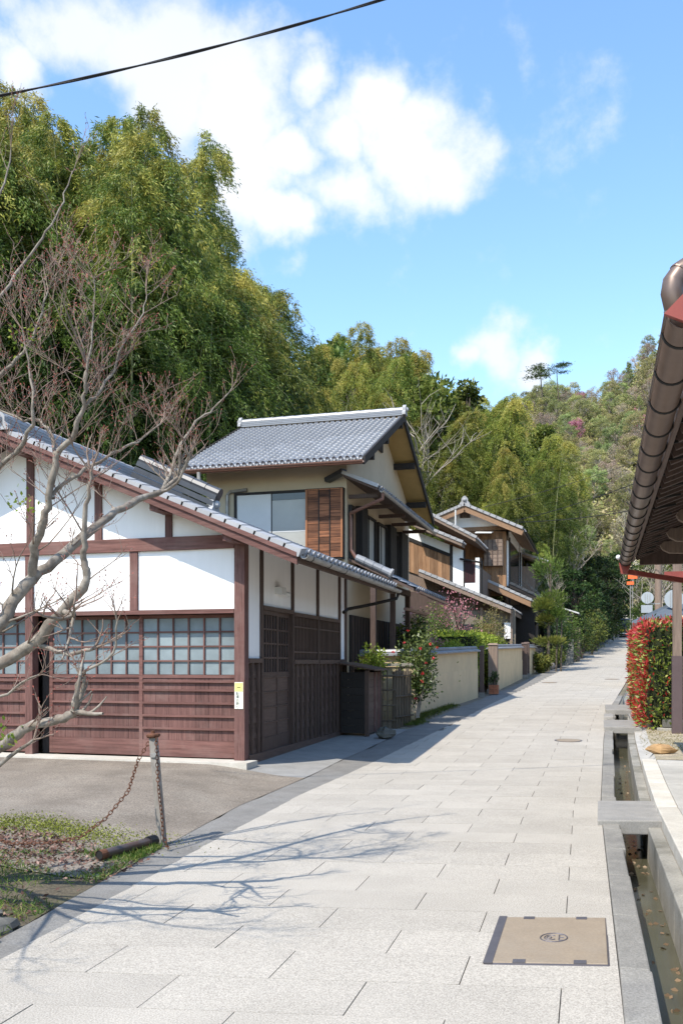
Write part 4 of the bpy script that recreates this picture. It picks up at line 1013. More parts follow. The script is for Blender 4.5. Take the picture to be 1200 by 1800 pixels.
gt = empty('garden_gate', (1.9,27.8,.9), 'narrow dark wooden garden gate in the far clay wall', 'gate')
for i in range(5): bx('slat', WDARK, gt, 1.93, 1.97, 27.44+i*.15, 27.57+i*.15, .95, 2.15)
for z in (1.1,1.95): bx('gate_rail', WBLK, gt, 1.975, 2.0, 27.43, 28.17, z, z+.07)
# brick planter by the first gate
pl = empty('brick_planter', (1.75,17.5,.5), 'small terracotta brick planter by the first gate', 'planter')
for r in range(4):
    for c in range(2): bx('brick', BRICK, pl, 1.62+c*.15, 1.765+c*.15, 17.2, 17.5, .46+r*.075, .53+r*.075)

# ------------------------------------------------------------------ chain post, chain, fallen pipe
cpst = empty('chain_post', (1.20,-5.05,-.1), 'weathered square steel post carrying a rusty chain', 'post')
def cp(z): return Vector((1.20-.085*z, -5.05-.02*z, z))
gz = g(1.20,-5.05)
MB().bar(cp(gz-.1), cp(.80), .062, .062, (0,1,0)).build('shaft', M('weathered_post',(.21,.19,.165),.6,.2,6,(6,6,.8),bump=.2,stain=(9,(.33,.31,.28),.6)), cpst)
MB().tube([cp(.80), cp(.815), cp(.83), cp(.84)], [.055,.066,.066,.05], 10).build('cap', RUST, cpst)
MB().tube([cp(.62), cp(.66)], .047, 8).build('tape_band', STEEL, cpst)
MB().tube([cp(.84), cp(.865)], .02, 8).build('bolt', RUST, cpst)
def chain(name, pts, label, link=.05):
    "oval links threaded along a path, each turned a quarter from the last"
    P = [Vector(p) for p in pts]; cum = [0]
    for a, b in zip(P, P[1:]): cum.append(cum[-1]+(b-a).length)
    mb_ = MB(); n = int(cum[-1]/(link*.72))
    def pos(s):
        for i in range(len(P)-1):
            if s <= cum[i+1]: return P[i].lerp(P[i+1], (s-cum[i])/max(1e-6, cum[i+1]-cum[i])), (P[i+1]-P[i]).normalized()
        return P[-1], (P[-1]-P[-2]).normalized()
    for k in range(n):
        c, d = pos((k+.5)*cum[-1]/n); r = d.cross(Vector((0,0,1)))
        if r.length < .05: r = d.cross(Vector((0,1,0)))
        r.normalize(); u = r.cross(d)
        w = r if k % 2 else u
        loop = [c+d*(link*.5*math.cos(t))+w*(link*.30*math.sin(t)) for t in np.linspace(0,2*math.pi,9)]
        mb_.tube(loop, link*.085, 4, cap=False)
    return mb_.build(name, RUST, None, label=label, cat='chain')
top = cp(.82)
e0 = Vector((-.75,-5.6,g(-.75,-5.6)+.05)); pts = []
lowp = [top, top+Vector((-.12,-.06,-.22)), Vector((1.07,-5.42,.35)), Vector((.92,-5.55,.12)), Vector((.76,-5.72,-.03)), Vector((.55,-5.88,-.055)), Vector((.25,-5.95,-.06)), Vector((-.1,-5.9,-.03)), Vector((-.5,-5.8,.03)), Vector((-1.2,-5.7,.2))]
chain('chain', lowp, 'rusty chain sagging from the post to the left over the grass')
chain('chain', [top+Vector((.045,-.03,-.02)), Vector((1.30,-5.30,.4)), Vector((1.345,-5.31,.1)), Vector((1.36,-5.32,-.06)), Vector((1.40,-5.30,g(1.4,-5.3)+.03)), Vector((1.36,-5.26,g(1.4,-5.3)+.03))], 'loose end of rusty chain hanging down the right of the post')
pp = empty('fallen_pipe', (1.1,-5.7,-.05), 'brown steel pipe lying on the forecourt at the foot of the post', 'pipe')
p0 = Vector((1.04,-5.86,g(1.04,-5.86)+.05)); p1 = Vector((1.2,-5.16,g(1.2,-5.16)+.055)); d_ = (p1-p0).normalized()
MB().tube([p0,p1-d_*.06], .042, 14, cap=False).build('shaft', PIPE, pp, smooth=True); MB().tube([p0+d_*.002,p1-d_*.08], .036, 12, cap=True).build('bore', BLACKM, pp)
MB().tube([p0-d_*.004,p0+d_*.07], .0435, 14, cap=False).build('rusty_end', RUST, pp); MB().tube([p1-d_*.1,p1-d_*.02,p1], [.052,.056,.05], 14).build('pipe_cap', BLACKM, pp)
chain('chain', [p1+Vector((-.02,-.22,-.0)), p1+Vector((.0,-.12,-.03)), p1+Vector((.03,-.16,-.05)), p1+Vector((-.03,-.2,-.05))], 'small heap of rusty chain beside the fallen pipe')

# rough stones round a leaf-filled drain hole at the near verge
dr = empty('drain_edging', (1.3,-8.3,-.15), 'rough dark stones round a hollow at the near left verge', 'edging')
for i, (x, y, r) in enumerate(((1.42,-7.75,.13),(1.2,-7.62,.16),(.95,-7.6,.14),(1.5,-8.05,.12),(1.52,-8.35,.14),(1.5,-8.7,.15),(.7,-7.65,.15))):
    MB().ball((x,y,g(x,y)+.01), r, 8, 6, (1.1,.9,.55), .2).build('stone', ROCKD, dr)
MB().box(.55,1.42,-8.9,-7.72,-.2,-.075).build('leaf_mould', HILL, dr)
# ------------------------------------------------------------------ covers in the road
mh = empty('manhole_cover', (4.82,-7.02,-.2), 'rectangular brown metal handhole cover with an oval emblem', 'manhole cover')
cz = float(zr(-7))+.004
c4 = [(4.485,-7.60),(5.175,-7.44),(5.165,-6.44),(4.475,-6.62)]
def quadpl(c, inset, z0, z1):
    ctr = Vector((sum(p[0] for p in c)/4, sum(p[1] for p in c)/4))
    P = []
    for p in c:
        v = Vector(p)-ctr; P.append(ctr+Vector((v.x*(1-inset), v.y*(1-inset))))
    return [(p.x,p.y,z0) for p in P]+[(p.x,p.y,z1) for p in P]
MB().hexa(quadpl(c4, 0, cz-.03, cz)).build('frame', COVERB, mh, bevel=.02)
MB().hexa(quadpl(c4, .045, cz-.01, cz+.004)).build('plate', COVER, mh, bevel=.004)
def lerp2(u, v):
    a = Vector(c4[0]).lerp(Vector(c4[1]), u); b = Vector(c4[3]).lerp(Vector(c4[2]), u); p = a.lerp(b, v); return p
MB().hexa(quadpl([lerp2(.0,.0),lerp2(.075,.0),lerp2(.075,1),lerp2(.0,1)], .015, cz, cz+.0062)).build('edge_bar', COVERB, mh)
for (u, v) in ((.28,.045),(.76,.045),(.28,.955),(.76,.955)):
    MB().hexa(quadpl([lerp2(u-.05,v-.028),lerp2(u+.05,v-.028),lerp2(u+.05,v+.028),lerp2(u-.05,v+.028)],0,cz,cz+.0072)).build('lifting_slot', COVERB, mh)
em = MB()
def ell(cx_, cy_, rx_, ry_, w, t0=0, t1=2*math.pi, n=26):
    P = []
    for i in range(n+1):
        t = t0+(t1-t0)*i/n; p = lerp2(cx_+rx_*math.cos(t), cy_+ry_*math.sin(t)); P.append((p.x,p.y,cz+.0045))
    em.tube(P, w, 4)
ell(.53,.51,.115,.09,.005); ell(.50,.51,.05,.05,.0045,.7,5.6,18); ell(.49,.51,.02,.02,.0045)
for (u0,v0,u1,v1) in ((.575,.455,.575,.565),(.575,.565,.625,.565),(.575,.51,.615,.51),(.575,.455,.625,.455)):
    a = lerp2(u0,v0); b = lerp2(u1,v1); em.tube([(a.x,a.y,cz+.0045),(b.x,b.y,cz+.0045)], .0045, 4)
em.build('emblem', COVERB, mh)
for (px, py, r, lb) in ((998,1302,.26,'round iron manhole cover in the middle of the road'),(965,1200,.3,'distant dark manhole cover near the left road edge'),(1075,1194,.3,'distant dark manhole cover near the right road edge')):
    d = at(px,py,1)-Vector((CX,CY,CZ)); t = 1
    while CZ+d.z*t > zr(CY+d.y*t): t += .02
    p = Vector((CX,CY,CZ))+d*t; c_ = MB(); zz = float(zr(p.y))
    e_ = empty('manhole_cover', (p.x,p.y,zz), lb, 'manhole cover')
    sl_ = float(zr(p.y+.3)-zr(p.y-.3))/.6
    ring = lambda rr, h: [(p.x+rr*math.cos(t), p.y+rr*math.sin(t), zz+sl_*rr*math.sin(t)+h) for t in np.linspace(0,2*math.pi,21)[:-1]]
    MB().poly(ring(r,-.02),(0,0,.026)).build('frame', COVERB, e_); MB().poly(ring(r*.88,0),(0,0,.009)).build('plate', COVER, e_)

# ------------------------------------------------------------------ roofed shelter on the right
sh_ = empty('shelter', (7.2,0,0), 'dark timber shelter with wide eaves and bronze gutter on the right', 'shelter')
ga, gz_ = 5.50, 3.12; gb0, gb1 = -8.25, 2.3
eA = ga+.13; ez = gz_+.05; spitch = .36
def zs(x): return ez+spitch*(x-eA)
MB().hexa([(eA,gb0,zs(eA)),(9.2,gb0,zs(9.2)),(9.2,gb1,zs(9.2)),(eA,gb1,zs(eA)),(eA,gb0,zs(eA)+.05),(9.2,gb0,zs(9.2)+.05),(9.2,gb1,zs(9.2)+.05),(eA,gb1,zs(eA)+.05)]).build('roof_deck', WDARK, sh_)
rt = MB().hexa([(eA-.05,gb0-.02,zs(eA)+.052),(9.2,gb0-.02,zs(9.2)+.052),(9.2,gb1+.02,zs(9.2)+.052),(eA-.05,gb1+.02,zs(eA)+.052),(eA-.05,gb0-.02,zs(eA)+.1),(9.2,gb0-.02,zs(9.2)+.1),(9.2,gb1+.02,zs(9.2)+.1),(eA-.05,gb1+.02,zs(eA)+.1)]).build('roof', TILED, sh_)
tile_roof(rt, (eA-.06,gb1,zs(eA)+.08), (0,-1,0), Vector((1,0,spitch)), 39, 14, TILE, limit=0)
nr = 40
for i in range(nr):
    y = gb0+.12+(gb1-gb0-.24)*i/(nr-1); MB().bar((eA+.02,y,zs(eA+.02)-.05),(9.1,y,zs(9.1)-.05),.06,.085).build('rafter', WDARK, sh_)
bx('fascia', WDARKH, sh_, eA-.035, eA-.003, gb0, gb1, ez-.09, ez+.045)
gt_ = gutter(sh_, (ga,gb0,gz_), (ga,gb1,gz_-.02), .085, BRONZE, n=18)
gt_.data.polygons.foreach_set('use_smooth', [True]*len(gt_.data.polygons))
MB().tube([(ga-.085,gb0,gz_),(ga-.085,gb1,gz_-.02)], .012, 6).build('gutter_bead', BRONZE, sh_)
k = 0; y = gb0+.25
while y < gb1-.1:
    zc = gz_-.02*(y-gb0)/(gb1-gb0)
    b_ = MB().tube([(ga+.09*math.cos(t),y,zc+.09*math.sin(t)) for t in np.linspace(math.pi,2*math.pi,11)], .0085, 5)
    b_.bar((ga+.088,y,zc),(eA+.25,y-.02,zs(eA+.25)-.11),.012,.02); b_.build('gutter_bracket', BLACKM, sh_); y += .6
# near end: red end board and big elbow pipe feeding the gutter
MB().poly([(ga-.10,gb0-.02,gz_-.02),(ga+.10,gb0-.02,gz_-.12),(ga+.13,gb0-.02,gz_+.10),(ga+.0,gb0-.02,gz_+.08)],(0,-.03,0)).build('end_board', REDM, sh_)
ex = [at(1230,462,4.4),at(1212,468,4.4),at(1196,478,4.4),at(1183,496,4.4),at(1180,515,4.4),at(1186,540,4.4),at(1192,560,4.42),at(1196,590,4.45)]
MB().tube(ex, .053, 14).build('elbow_pipe', BRONZE, sh_, smooth=True)
for i in (2,5): MB().tube([ex[i]+(ex[i+1]-ex[i])*.0, ex[i]+(ex[i+1]-ex[i])*.15], .056, 14).build('pipe_collar', BRONZE, sh_)
# far end: red outlet box, raking square downpipe, posts, beams, bracket arms
MB().hexa([(ga-.07,gb1,gz_-.22),(ga+.03,gb1,gz_-.23),(ga+.03,gb1+.12,gz_-.23),(ga-.07,gb1+.12,gz_-.22),(ga-.10,gb1,gz_-.05),(ga+.09,gb1,gz_-.05),(ga+.09,gb1+.12,gz_-.05),(ga-.10,gb1+.12,gz_-.05)]).build('outlet_box', REDM, sh_)
MB().bar((ga+.02,gb1+.06,gz_-.19),(6.6,gb1+.4,gz_-.36),.075,.075).build('downpipe', REDM, sh_)
MB().ball((ga-.11,gb1+.02,gz_+.04),.038,10,7).build('end_cap', WHITEP, sh_, smooth=True)
pz = float(zr(5.9))
gf = empty('timber_gate', (6.54,5.94,pz), 'tall timber gate post with red lintel at the hedge corner', 'gate')
bx('post', WGREY, gf, 6.46, 6.62, 5.86, 6.02, 1.62, 3.55)
bx('post_sleeve', M('purple_brown_paint',(.105,.075,.075),.6,.08,4), gf, 6.445, 6.635, 5.845, 6.035, pz, 1.62)
bx('post', WGREY, gf, 8.9, 9.06, 5.86, 6.02, .1, 3.55); bx('lintel', REDM, gf, 6.3, 9.2, 5.87, 6.01, 3.12, 3.24) if False else bx('lintel', REDM, gf, 6.3, 9.2, 5.80, 5.858, 3.12, 3.24)
bx('post', WGREY, sh_, 6.46, 6.62, -8.0, -7.84, -.1, 3.3); bx('post', WGREY, sh_, 6.46, 6.62, 2.0, 2.16, -.1, 3.3); bx('wall_plate', WDARKH, sh_, 6.44, 6.64, -8.2, 2.2, 3.301, 3.44)
bx('tie_beam', WDARK, sh_, eA+.08, 9.0, gb1-.14, gb1-.02, gz_-.10, gz_+.12)
for y in (-6.0,-3.8,-1.9,-.4,.9):
    pts = [(6.44,3.02),(6.44,3.2),(5.98,3.2),(5.93,3.15),(5.96,3.09),(6.05,3.04)]
    MB().poly([(x,y-.06,z) for x, z in pts],(0,.12,0)).build('bracket_arm', WGREY, sh_)
bx('back_wall', WDARKH, sh_, 9.2, 9.3, -8.2, 2.2, 0, 4.2)

# ------------------------------------------------------------------ things far up the street
def pole(px, pyb, pyt, Y, r, name, label, m, cat):
    p = at(px,pyb,Y); q = at(px,pyt,Y); t = empty(name, (p.x,p.y,g(p.x,p.y)), label, cat)
    MB().tube([(p.x,p.y,g(p.x,p.y)-.3),(p.x,p.y,q.z)],[r,r*.8],10).build('shaft', m, t); return t, p, q
t, p, q = pole(1156,1080,930,40,.17,'utility_pole','grey concrete utility pole behind the small slate roof',WGREY,'pole')
MB().bar((p.x-.9,p.y,q.z-.5),(p.x+.9,p.y,q.z-.5),.1,.1).build('crossarm', STEEL, t)
def mirror(px, py, Y, r, label):
    c = at(px,py,Y); t = empty('traffic_mirror', (c.x+.05,c.y+.1,g(c.x,c.y)), label, 'mirror', 'round traffic mirrors')
    f = Vector((CX-c.x,CY-c.y,0)).normalized()
    MB().tube([(c.x-f.x*.12,c.y-f.y*.12,g(c.x,c.y)-.2),(c.x-f.x*.12,c.y-f.y*.12,c.z+r*.6)],.045,8).build('pole', STEEL, t)
    MB().tube([c-f*.06,c-f*.02,c+f*.02,c+f*.05],[r*.6,r*.9,r,r*1.03],20).build('dish', M('mirror_back',(.33,.36,.38),.4,.05,3,bump=0) if 'mirror_back' not in MATS else MATS['mirror_back'], t, smooth=False)
    for dx in (-.4,.0,.4): MB().bar(c+f*.055+Vector((dx*r,0,-r*.75)),c+f*.055+Vector((dx*r,0,r*.75)),.025,.02).build('rib', STEEL, t)
    MB().bar(c-f*.1+Vector((-.1,0,-r)),c-f*.1+Vector((.5,0,-r)),.04,.05).build('arm', STEEL, t)
    return t, c
t, c = mirror(1137,1051,38,.24,'smaller round traffic mirror left of the utility pole')
MB().box(c.x-.25,c.x+.2,c.y-.02,c.y+.0,c.z-.62,c.z-.3).build('plate', MATS['mirror_back'], t)
mirror(1184,1053,34,.34,'larger round traffic mirror partly behind the shelter post')
kx = at(1150,1080,33); so = empty('outbuilding', (kx.x,kx.y,g(kx.x,kx.y)), 'low outbuilding with blue-grey slate roof behind the red hedge', 'building')
e0, e1 = at(1124,1096,33), at(1215,1096,33); zq = e0.z; rg = at(1150,1072,35.5).z
MB().poly([(e0.x-.3,e0.y-.4,zq),(e1.x,e1.y-.4,zq),(e1.x,e1.y+2.2,rg+.2),(e0.x+1.3,e0.y+2.2,rg+.2)],(0,.05,.08)).build('roof', TARP, so)
bx('eave_board', WRED, so, e0.x-.3, e1.x, e0.y-.44, e0.y-.405, zq-.14, zq-.0); bx('wall', M('pale_wall',(.55,.55,.55),.8,.05,3), so, e0.x+.1, e1.x, e0.y+.1, e0.y+2.4, .6, zq-.15)
bx('base_roof', TILE, so, e0.x+.1, e1.x, e0.y-.8, e0.y-.45, zq-.42, zq-.28); bx('shade_wall', WRED, so, e0.x+.1, e1.x, e0.y-.3, e0.y+.05, .6, zq-.45)
for (px, py, Y, w, h, lb) in ((1111,1014,62,.62,.26,'upper orange board among the bare branches up the street'),(1107,1025,62,.46,.22,'lower orange board among the bare branches up the street')):
    c = at(px,py,Y); s_ = empty('signboard', (c.x,c.y,g(c.x,c.y)), lb, 'sign'); MB().box(c.x-w/2,c.x+w/2,c.y-.02,c.y+.02,c.z-h/2,c.z+h/2).build('board', ORNG, s_); MB().tube([(c.x,c.y+.05,g(c.x,c.y)-.2),(c.x,c.y+.05,c.z+h/2)],.035,6).build('pole', STEEL, s_)
# black kei car seen from behind
cc_ = at(1096,1100,82); car = empty('parked_car', (cc_.x,cc_.y,g(cc_.x,cc_.y)), 'small black car with yellow plate parked at the street end', 'car')
cx0, cy0, cz0 = cc_.x, cc_.y, float(zr(cc_.y))+.02
prof_ = [(0,.25),(0,.95),(.12,1.02),(.35,1.62),(.6,1.70),(2.2,1.70),(2.75,1.1),(3.3,.98),(3.38,.6),(3.38,.25)]
mbc = MB(); lay_ = []
for (w, ins) in ((-.74,0.0),(-.68,.04),(.68,.04),(.74,0)):
    lay_.append([(cx0+w*(1-.16*max(0,(z-.95)/.75)),cy0+y,cz0+z) for y, z in prof_])
for L_ in lay_: mbc.v += L_
n = len(prof_)
for s_ in range(3):
    for i in range(n): j = (i+1) % n; mbc.f.append((s_*n+i,s_*n+j,(s_+1)*n+j,(s_+1)*n+i))
mbc.f.append(tuple(range(n))); mbc.f.append(tuple(range(3*n,4*n))[::-1])
mbc.build('body', CARB, car)
MB().hexa([(cx0-.6,cy0+.13,cz0+1.04),(cx0+.6,cy0+.13,cz0+1.04),(cx0+.6,cy0+.15,cz0+1.04),(cx0-.6,cy0+.15,cz0+1.04),(cx0-.53,cy0+.33,cz0+1.58),(cx0+.53,cy0+.33,cz0+1.58),(cx0+.53,cy0+.36,cz0+1.58),(cx0-.53,cy0+.36,cz0+1.58)]).build('rear_window', M('car_glass',(.03,.045,.07),.15,.1,2,bump=0,spec=.8), car)
for s_ in (-1,1):
    bx('tail_light', REDL, car, cx0+s_*.6-.07, cx0+s_*.6+.07, cy0-.015, cy0+.02, cz0+.72, cz0+1.08)
    for y in (.6,2.8): MB().tube([(cx0+s_*.58,cy0+y,cz0+.27),(cx0+s_*.75,cy0+y,cz0+.27)],.27,14).build('wheel', BLACKM, car)
bx('number_plate', YELP, car, cx0-.36, cx0-.03, cy0-.02, cy0-.001, cz0+.52, cz0+.69); bx('bumper', WHITEP, car, cx0-.35, cx0+.5, cy0-.05, cy0-.003, cz0+.30, cz0+.38)
# dark tank, stone posts and pots along the left verge
def verge_box(px, py, Y, w, h, m, name, label, cat):
    p = at(px,py,Y); z = g(p.x,p.y); t = empty(name, (p.x,p.y,z), label, cat); return t, p, z
t, p, z = verge_box(938,1170,45,1,1,WBLK,'water_tank','dark square tank standing at the house corner','tank')
bx('body', M('dark_tank',(.035,.037,.045),.6,.1,4), t, p.x-.5, p.x+.42, p.y-.4, p.y+.4, z-.1, z+1.15, bevel=.03); bx('lid', MATS['dark_tank'], t, p.x-.55, p.x+.47, p.y-.45, p.y+.45, z+1.151, z+1.22, bevel=.02)
for (px, py, Y, w, h, m, lb) in ((1000,1160,50,.42,1.3,GRAN,'pale squat stone post at the left verge'),(1011,1150,53,.5,1.9,WGREY,'tall brown gate post among the left verge shrubs')):
    p = at(px,py,Y); z = g(p.x,p.y); t = empty('verge_post', (p.x,p.y,z), lb, 'post'); bx('shaft', m, t, p.x-w/2, p.x+w/2, p.y-w/2, p.y+w/2, z-.2, z+h); bx('cap', m, t, p.x-w*.56, p.x+w*.56, p.y-w*.56, p.y+w*.56, z+h+.001, z+h+.07)
for i, (px, py, Y, r) in enumerate(((962,1168,46,.33),(970,1168,46.4,.2),(978,1160,47.5,.25))):
    p = at(px,py,Y); z = g(p.x,p.y); MB().ball((p.x,p.y,z+r*.5),r,9,6,(1.1,1,.8),.14).build('stone', ROCKD if i else M('pale_rock',(.33,.26,.2),.9,.2,5), None, smooth=True, label=['broad pale stone under the verge planting by the tank','small dark stone beside the broad pale stone','dark verge stone nearest the pale stone post'][i], cat='stone')
rf = at(1002,1075,55); so2 = empty('shed', (rf.x-.6,rf.y,g(rf.x,rf.y)), 'half hidden shed with pale metal roof among the shrubs', 'shed')
MB().hexa([(rf.x-1.6,rf.y,rf.z+.55),(rf.x+.5,rf.y,rf.z-.15),(rf.x+.5,rf.y+3,rf.z-.15),(rf.x-1.6,rf.y+3,rf.z+.55),(rf.x-1.6,rf.y,rf.z+.63),(rf.x+.5,rf.y,rf.z-.07),(rf.x+.5,rf.y+3,rf.z-.07),(rf.x-1.6,rf.y+3,rf.z+.63)]).build('roof', SHUT, so2)
bx('wall', WBLK, so2, rf.x-1.5, rf.x+.1, rf.y+.2, rf.y+2.8, g(rf.x,rf.y)-.2, rf.z-.1)

# ------------------------------------------------------------------ overhead cables
def sagwire(name, p, q, sag, r, label, n=24, twist=0):
    p = Vector(p); q = Vector(q); mb_ = MB()
    for s_ in ((0,1) if twist else (0,)):
        pts = []
        for i in range(n+1):
            u = i/n; c = p.lerp(q,u); c.z -= sag*4*u*(1-u)
            if twist: c += Vector((0,0,1))*(twist*math.sin(u*21+s_*math.pi))+Vector((0,1,0))*(twist*math.cos(u*21+s_*math.pi))
            pts.append(c)
        mb_.tube(pts, r, 6)
    return mb_.build(name, CABLE, None, label=label, cat='cable', group='overhead cables', origin=tuple(p))
sagwire('power_cable', at(-330,225,9), at(830,-52,9.6), .16, .0085, 'twisted pair of black cables crossing the sky above the street', 40, .007)
sagwire('overhead_wire', at(846,892,46), at(1250,760,40), .25, .012, 'upper thin wire rising from the gabled house to the right')
sagwire('overhead_wire', at(905,915,46), at(1300,770,34), .3, .016, 'middle thin wire rising from the gabled house to the right')
sagwire('overhead_wire', at(905,918,46), at(1300,855,34), .3, .018, 'lowest thin wire rising from the gabled house to the right')

# ------------------------------------------------------------------ plants
def tubes_np(segs):
    "segs: list of (points, radii, sides) -> numpy geometry"
    mb_ = MB()
    for pts, rad, n in segs: mb_.tube(pts, rad, n, cap=False)
    return np.array(mb_.v), np.array(mb_.f)

def bamboo_variant(seed, H=15.0, lean=2.2, nleaf=21000, lsize=1.0):
    rng = np.random.default_rng(seed); az = rng.uniform(0, 2*math.pi)
    ld = np.array([math.cos(az), math.sin(az), 0])
    def c(u): # culm curve, arching over at the tip
        return ld*(lean*(u**2.6))+np.array([0,0,H*(u-.05*u**5)])
    us = np.linspace(0, 1, 15); pts = [Vector(c(u)) for u in us]
    culm = tubes_np([(pts, [.052*(1-u)**.7+.006 for u in us], 6)])
    P, D, T, br = [], [], [], []
    nodes = 30; nb3 = 3; per = nleaf//(nodes*nb3)
    for i in range(nodes):
        u = .42+.58*(i+rng.uniform(0,.8))/nodes; base = c(min(u,1))
        L = (1.7*min(1,max(0,(1.03-u))/.30)**.75*min(1,.55+(u-.42)*2.2)+.15)*rng.uniform(.65,1.3)
        for k in range(nb3):
            a = rng.uniform(0, 2*math.pi); out = np.array([math.cos(a), math.sin(a), 0]); rise = rng.uniform(.2,.8); side = np.array([-out[1],out[0],0])
            tt = np.linspace(0,1,5); bp = [base+out*(L*t)+np.array([0,0,L*(rise*t-.9*t*t)]) for t in tt]
            br.append(([Vector(x) for x in bp], [.011,.009,.007,.005,.003], 3))
            # each branch carries drooping sprays, tight enough to read as plumes
            ns = 5; sp = rng.uniform(.15,1.0,ns); so = rng.normal(size=ns)*.32*L*.6; sl = rng.uniform(.3,.75,ns)*(.55+.25*L)
            w = rng.integers(0,ns,per); q = rng.random(per)
            t = np.clip(sp[w]+q*.25,0,1.1)
            pos = base+out*(L*t)[:,None]+side*(so[w]*q)[:,None]+np.stack([0*t,0*t,L*(rise*t-.9*t*t)-sl[w]*q*q],1)+rng.normal(size=(per,3))*.065
            d = out*.55+side*(np.sign(so[w])*.3)[:,None]+rng.normal(size=(per,3))*.5+np.array([0,0,-.8])
            P.append(pos); D.append(d); T.append(np.clip(-.04+.78*((u-.42)/.58)**1.2+.16*t+rng.normal()*.14+rng.normal(size=per)*.10, 0, 1))  # tint: yellow tips; shade of the lower crown put into the colour
    P = np.concatenate(P); D = np.concatenate(D); T = np.concatenate(T); n = len(P)
    lv = leaves_geo(P, D, rng.uniform(.10,.19,n)*lsize, rng.uniform(.022,.036,n)*lsize, rng=rng)
    culm2 = join_geo(culm, tubes_np(br)); return culm2, lv, T, az

def spot(seed, kind, label, cat, group, mats):
    pass
def plant_mesh(name, geo, m, tint=None):
    return mesh_of_attr(name, geo[0], geo[1], m, tint)
def mesh_of_attr(name, V_, F_, m, tint=None):
    o = npmesh(name, V_, F_, m, attr=tint, mw=False); me = o.data; bpy.data.objects.remove(o); return me

BV = []
for s_ in range(6):
    cu, lv, T, az_ = bamboo_variant(100+s_, H=15, lean=[1.4,2.4,3.2,2.0,2.8,1.2][s_])
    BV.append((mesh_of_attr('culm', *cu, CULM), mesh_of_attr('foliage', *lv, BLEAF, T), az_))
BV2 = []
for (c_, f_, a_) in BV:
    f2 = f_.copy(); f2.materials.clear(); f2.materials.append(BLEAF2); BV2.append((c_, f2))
def place_plant(root_name, meshes, loc, sc, rotz, label, cat, group=None, tilt=(0,0)):
    mw = Matrix.Translation(Vector(loc)) @ Euler((tilt[0],tilt[1],rotz)).to_matrix().to_4x4() @ Matrix.Scale(sc,4)
    if len(meshes) == 1:
        o = bpy.data.objects.new(root_name, meshes[0][1]); reg(o, None, mw); return tag(o, label, cat, group)
    r = bpy.data.objects.new(root_name, None); reg(r, None, mw); tag(r, label, cat, group)
    for nm, me in meshes:
        c = bpy.data.objects.new(nm, me); COL.objects.link(c); c.parent = r
    return r

# left grove on the slope behind the garage and the beige house
sil_x = [-250,0,60,100,170,220,280,340,390,430,470,540,575,600,640]
sil_y = [150,215,185,180,200,270,260,255,330,420,430,490,570,680,720]
rnd = random.Random(11); cnt = 0
def sil(px): return np.interp(px, sil_x, sil_y)
pts_ = []
tries = 0
while cnt < 100 and tries < 4000:
    tries += 1
    Y = rnd.choice([27,29,31,33,36,39,43,47])+rnd.uniform(-1,1); px = rnd.uniform(-120, 505)
    b = at(px, 900, Y)
    if b.y < 16.2 and b.x > -5.2: continue
    if b.y < 8.5: continue
    if b.x > -4.2 and b.y < 46: continue
    if any((b.x-q[0])**2+(b.y-q[1])**2 < .9**2 for q in pts_): continue
    gz = g(b.x,b.y); top = CZ+(1164-(sil(px)+rnd.uniform(-8, 170 if rnd.random() < .35 else 40)))/1600*Y
    H = top-gz
    if H < 7.5 or H > 24: continue
    v = rnd.randrange(6); pts_.append((b.x,b.y)); cnt += 1
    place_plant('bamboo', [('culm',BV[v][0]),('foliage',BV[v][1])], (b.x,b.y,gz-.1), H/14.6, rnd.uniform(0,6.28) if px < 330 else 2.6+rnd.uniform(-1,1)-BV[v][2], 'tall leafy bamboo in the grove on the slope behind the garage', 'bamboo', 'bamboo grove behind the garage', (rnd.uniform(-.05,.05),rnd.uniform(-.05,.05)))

# generic trees
def tree_variant(seed, H=8, R=2.6, crown0=.25, shape='round', nclump=60, per=60, leaf=.30, wr=.45, bare=0.0, spread=.62):
    rng = np.random.default_rng(seed); segs = []
    tr = [Vector((rng.normal()*.06*i, rng.normal()*.06*i, H*.85*i/5)) for i in range(6)]
    segs.append((tr, [.028*H*(1-.8*i/5)*.6 for i in range(6)], 7))
    P, D, T = [], [], []
    for k in range(nclump):
        f = rng.uniform(0,1)**.8; z = H*(crown0+(1-crown0)*f)
        if shape == 'round': rad = R*math.sqrt(max(.03, 1-(2*f-.9)**2*.85))
        elif shape == 'cone': rad = R*(1-f)**.85+.15
        else: rad = R*(.55+.45*math.sin(f*6+seed))*(1-.6*f)
        a = rng.uniform(0,6.283); q = rng.uniform(.35,1)**.5*rad*rng.uniform(.8,1.12)
        c = np.array([math.cos(a)*q, math.sin(a)*q, z]); cr = spread*rng.uniform(.7,1.3)*R/2.6
        s0 = tr[min(5,int(5*min(1,(z*.7)/(H*.85))))]
        mid = (np.array(s0)+c)/2+np.array([0,0,.1*R])
        segs.append(([s0, Vector(mid), Vector(c)], [.006*H,.004*H,.0015*H], 4))
        n = max(3,int(per*rng.uniform(.6,1.4)*(1-bare)))
        u = unit(rng.normal(size=(n,3)))*rng.uniform(.45,1,n)[:,None]
        pos = c+u*np.array([cr,cr,cr*.62]); P.append(pos); D.append(u+rng.normal(size=(n,3))*.6+np.array([0,0,-.15]))
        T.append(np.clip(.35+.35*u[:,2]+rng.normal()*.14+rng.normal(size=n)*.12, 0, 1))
    P = np.concatenate(P); D = np.concatenate(D); T = np.concatenate(T); n = len(P)
    lv = leaves_geo(P, D, rng.uniform(.7,1.3,n)*leaf, rng.uniform(.7,1.3,n)*leaf*wr, rng=rng)
    return tubes_np(segs), lv, T
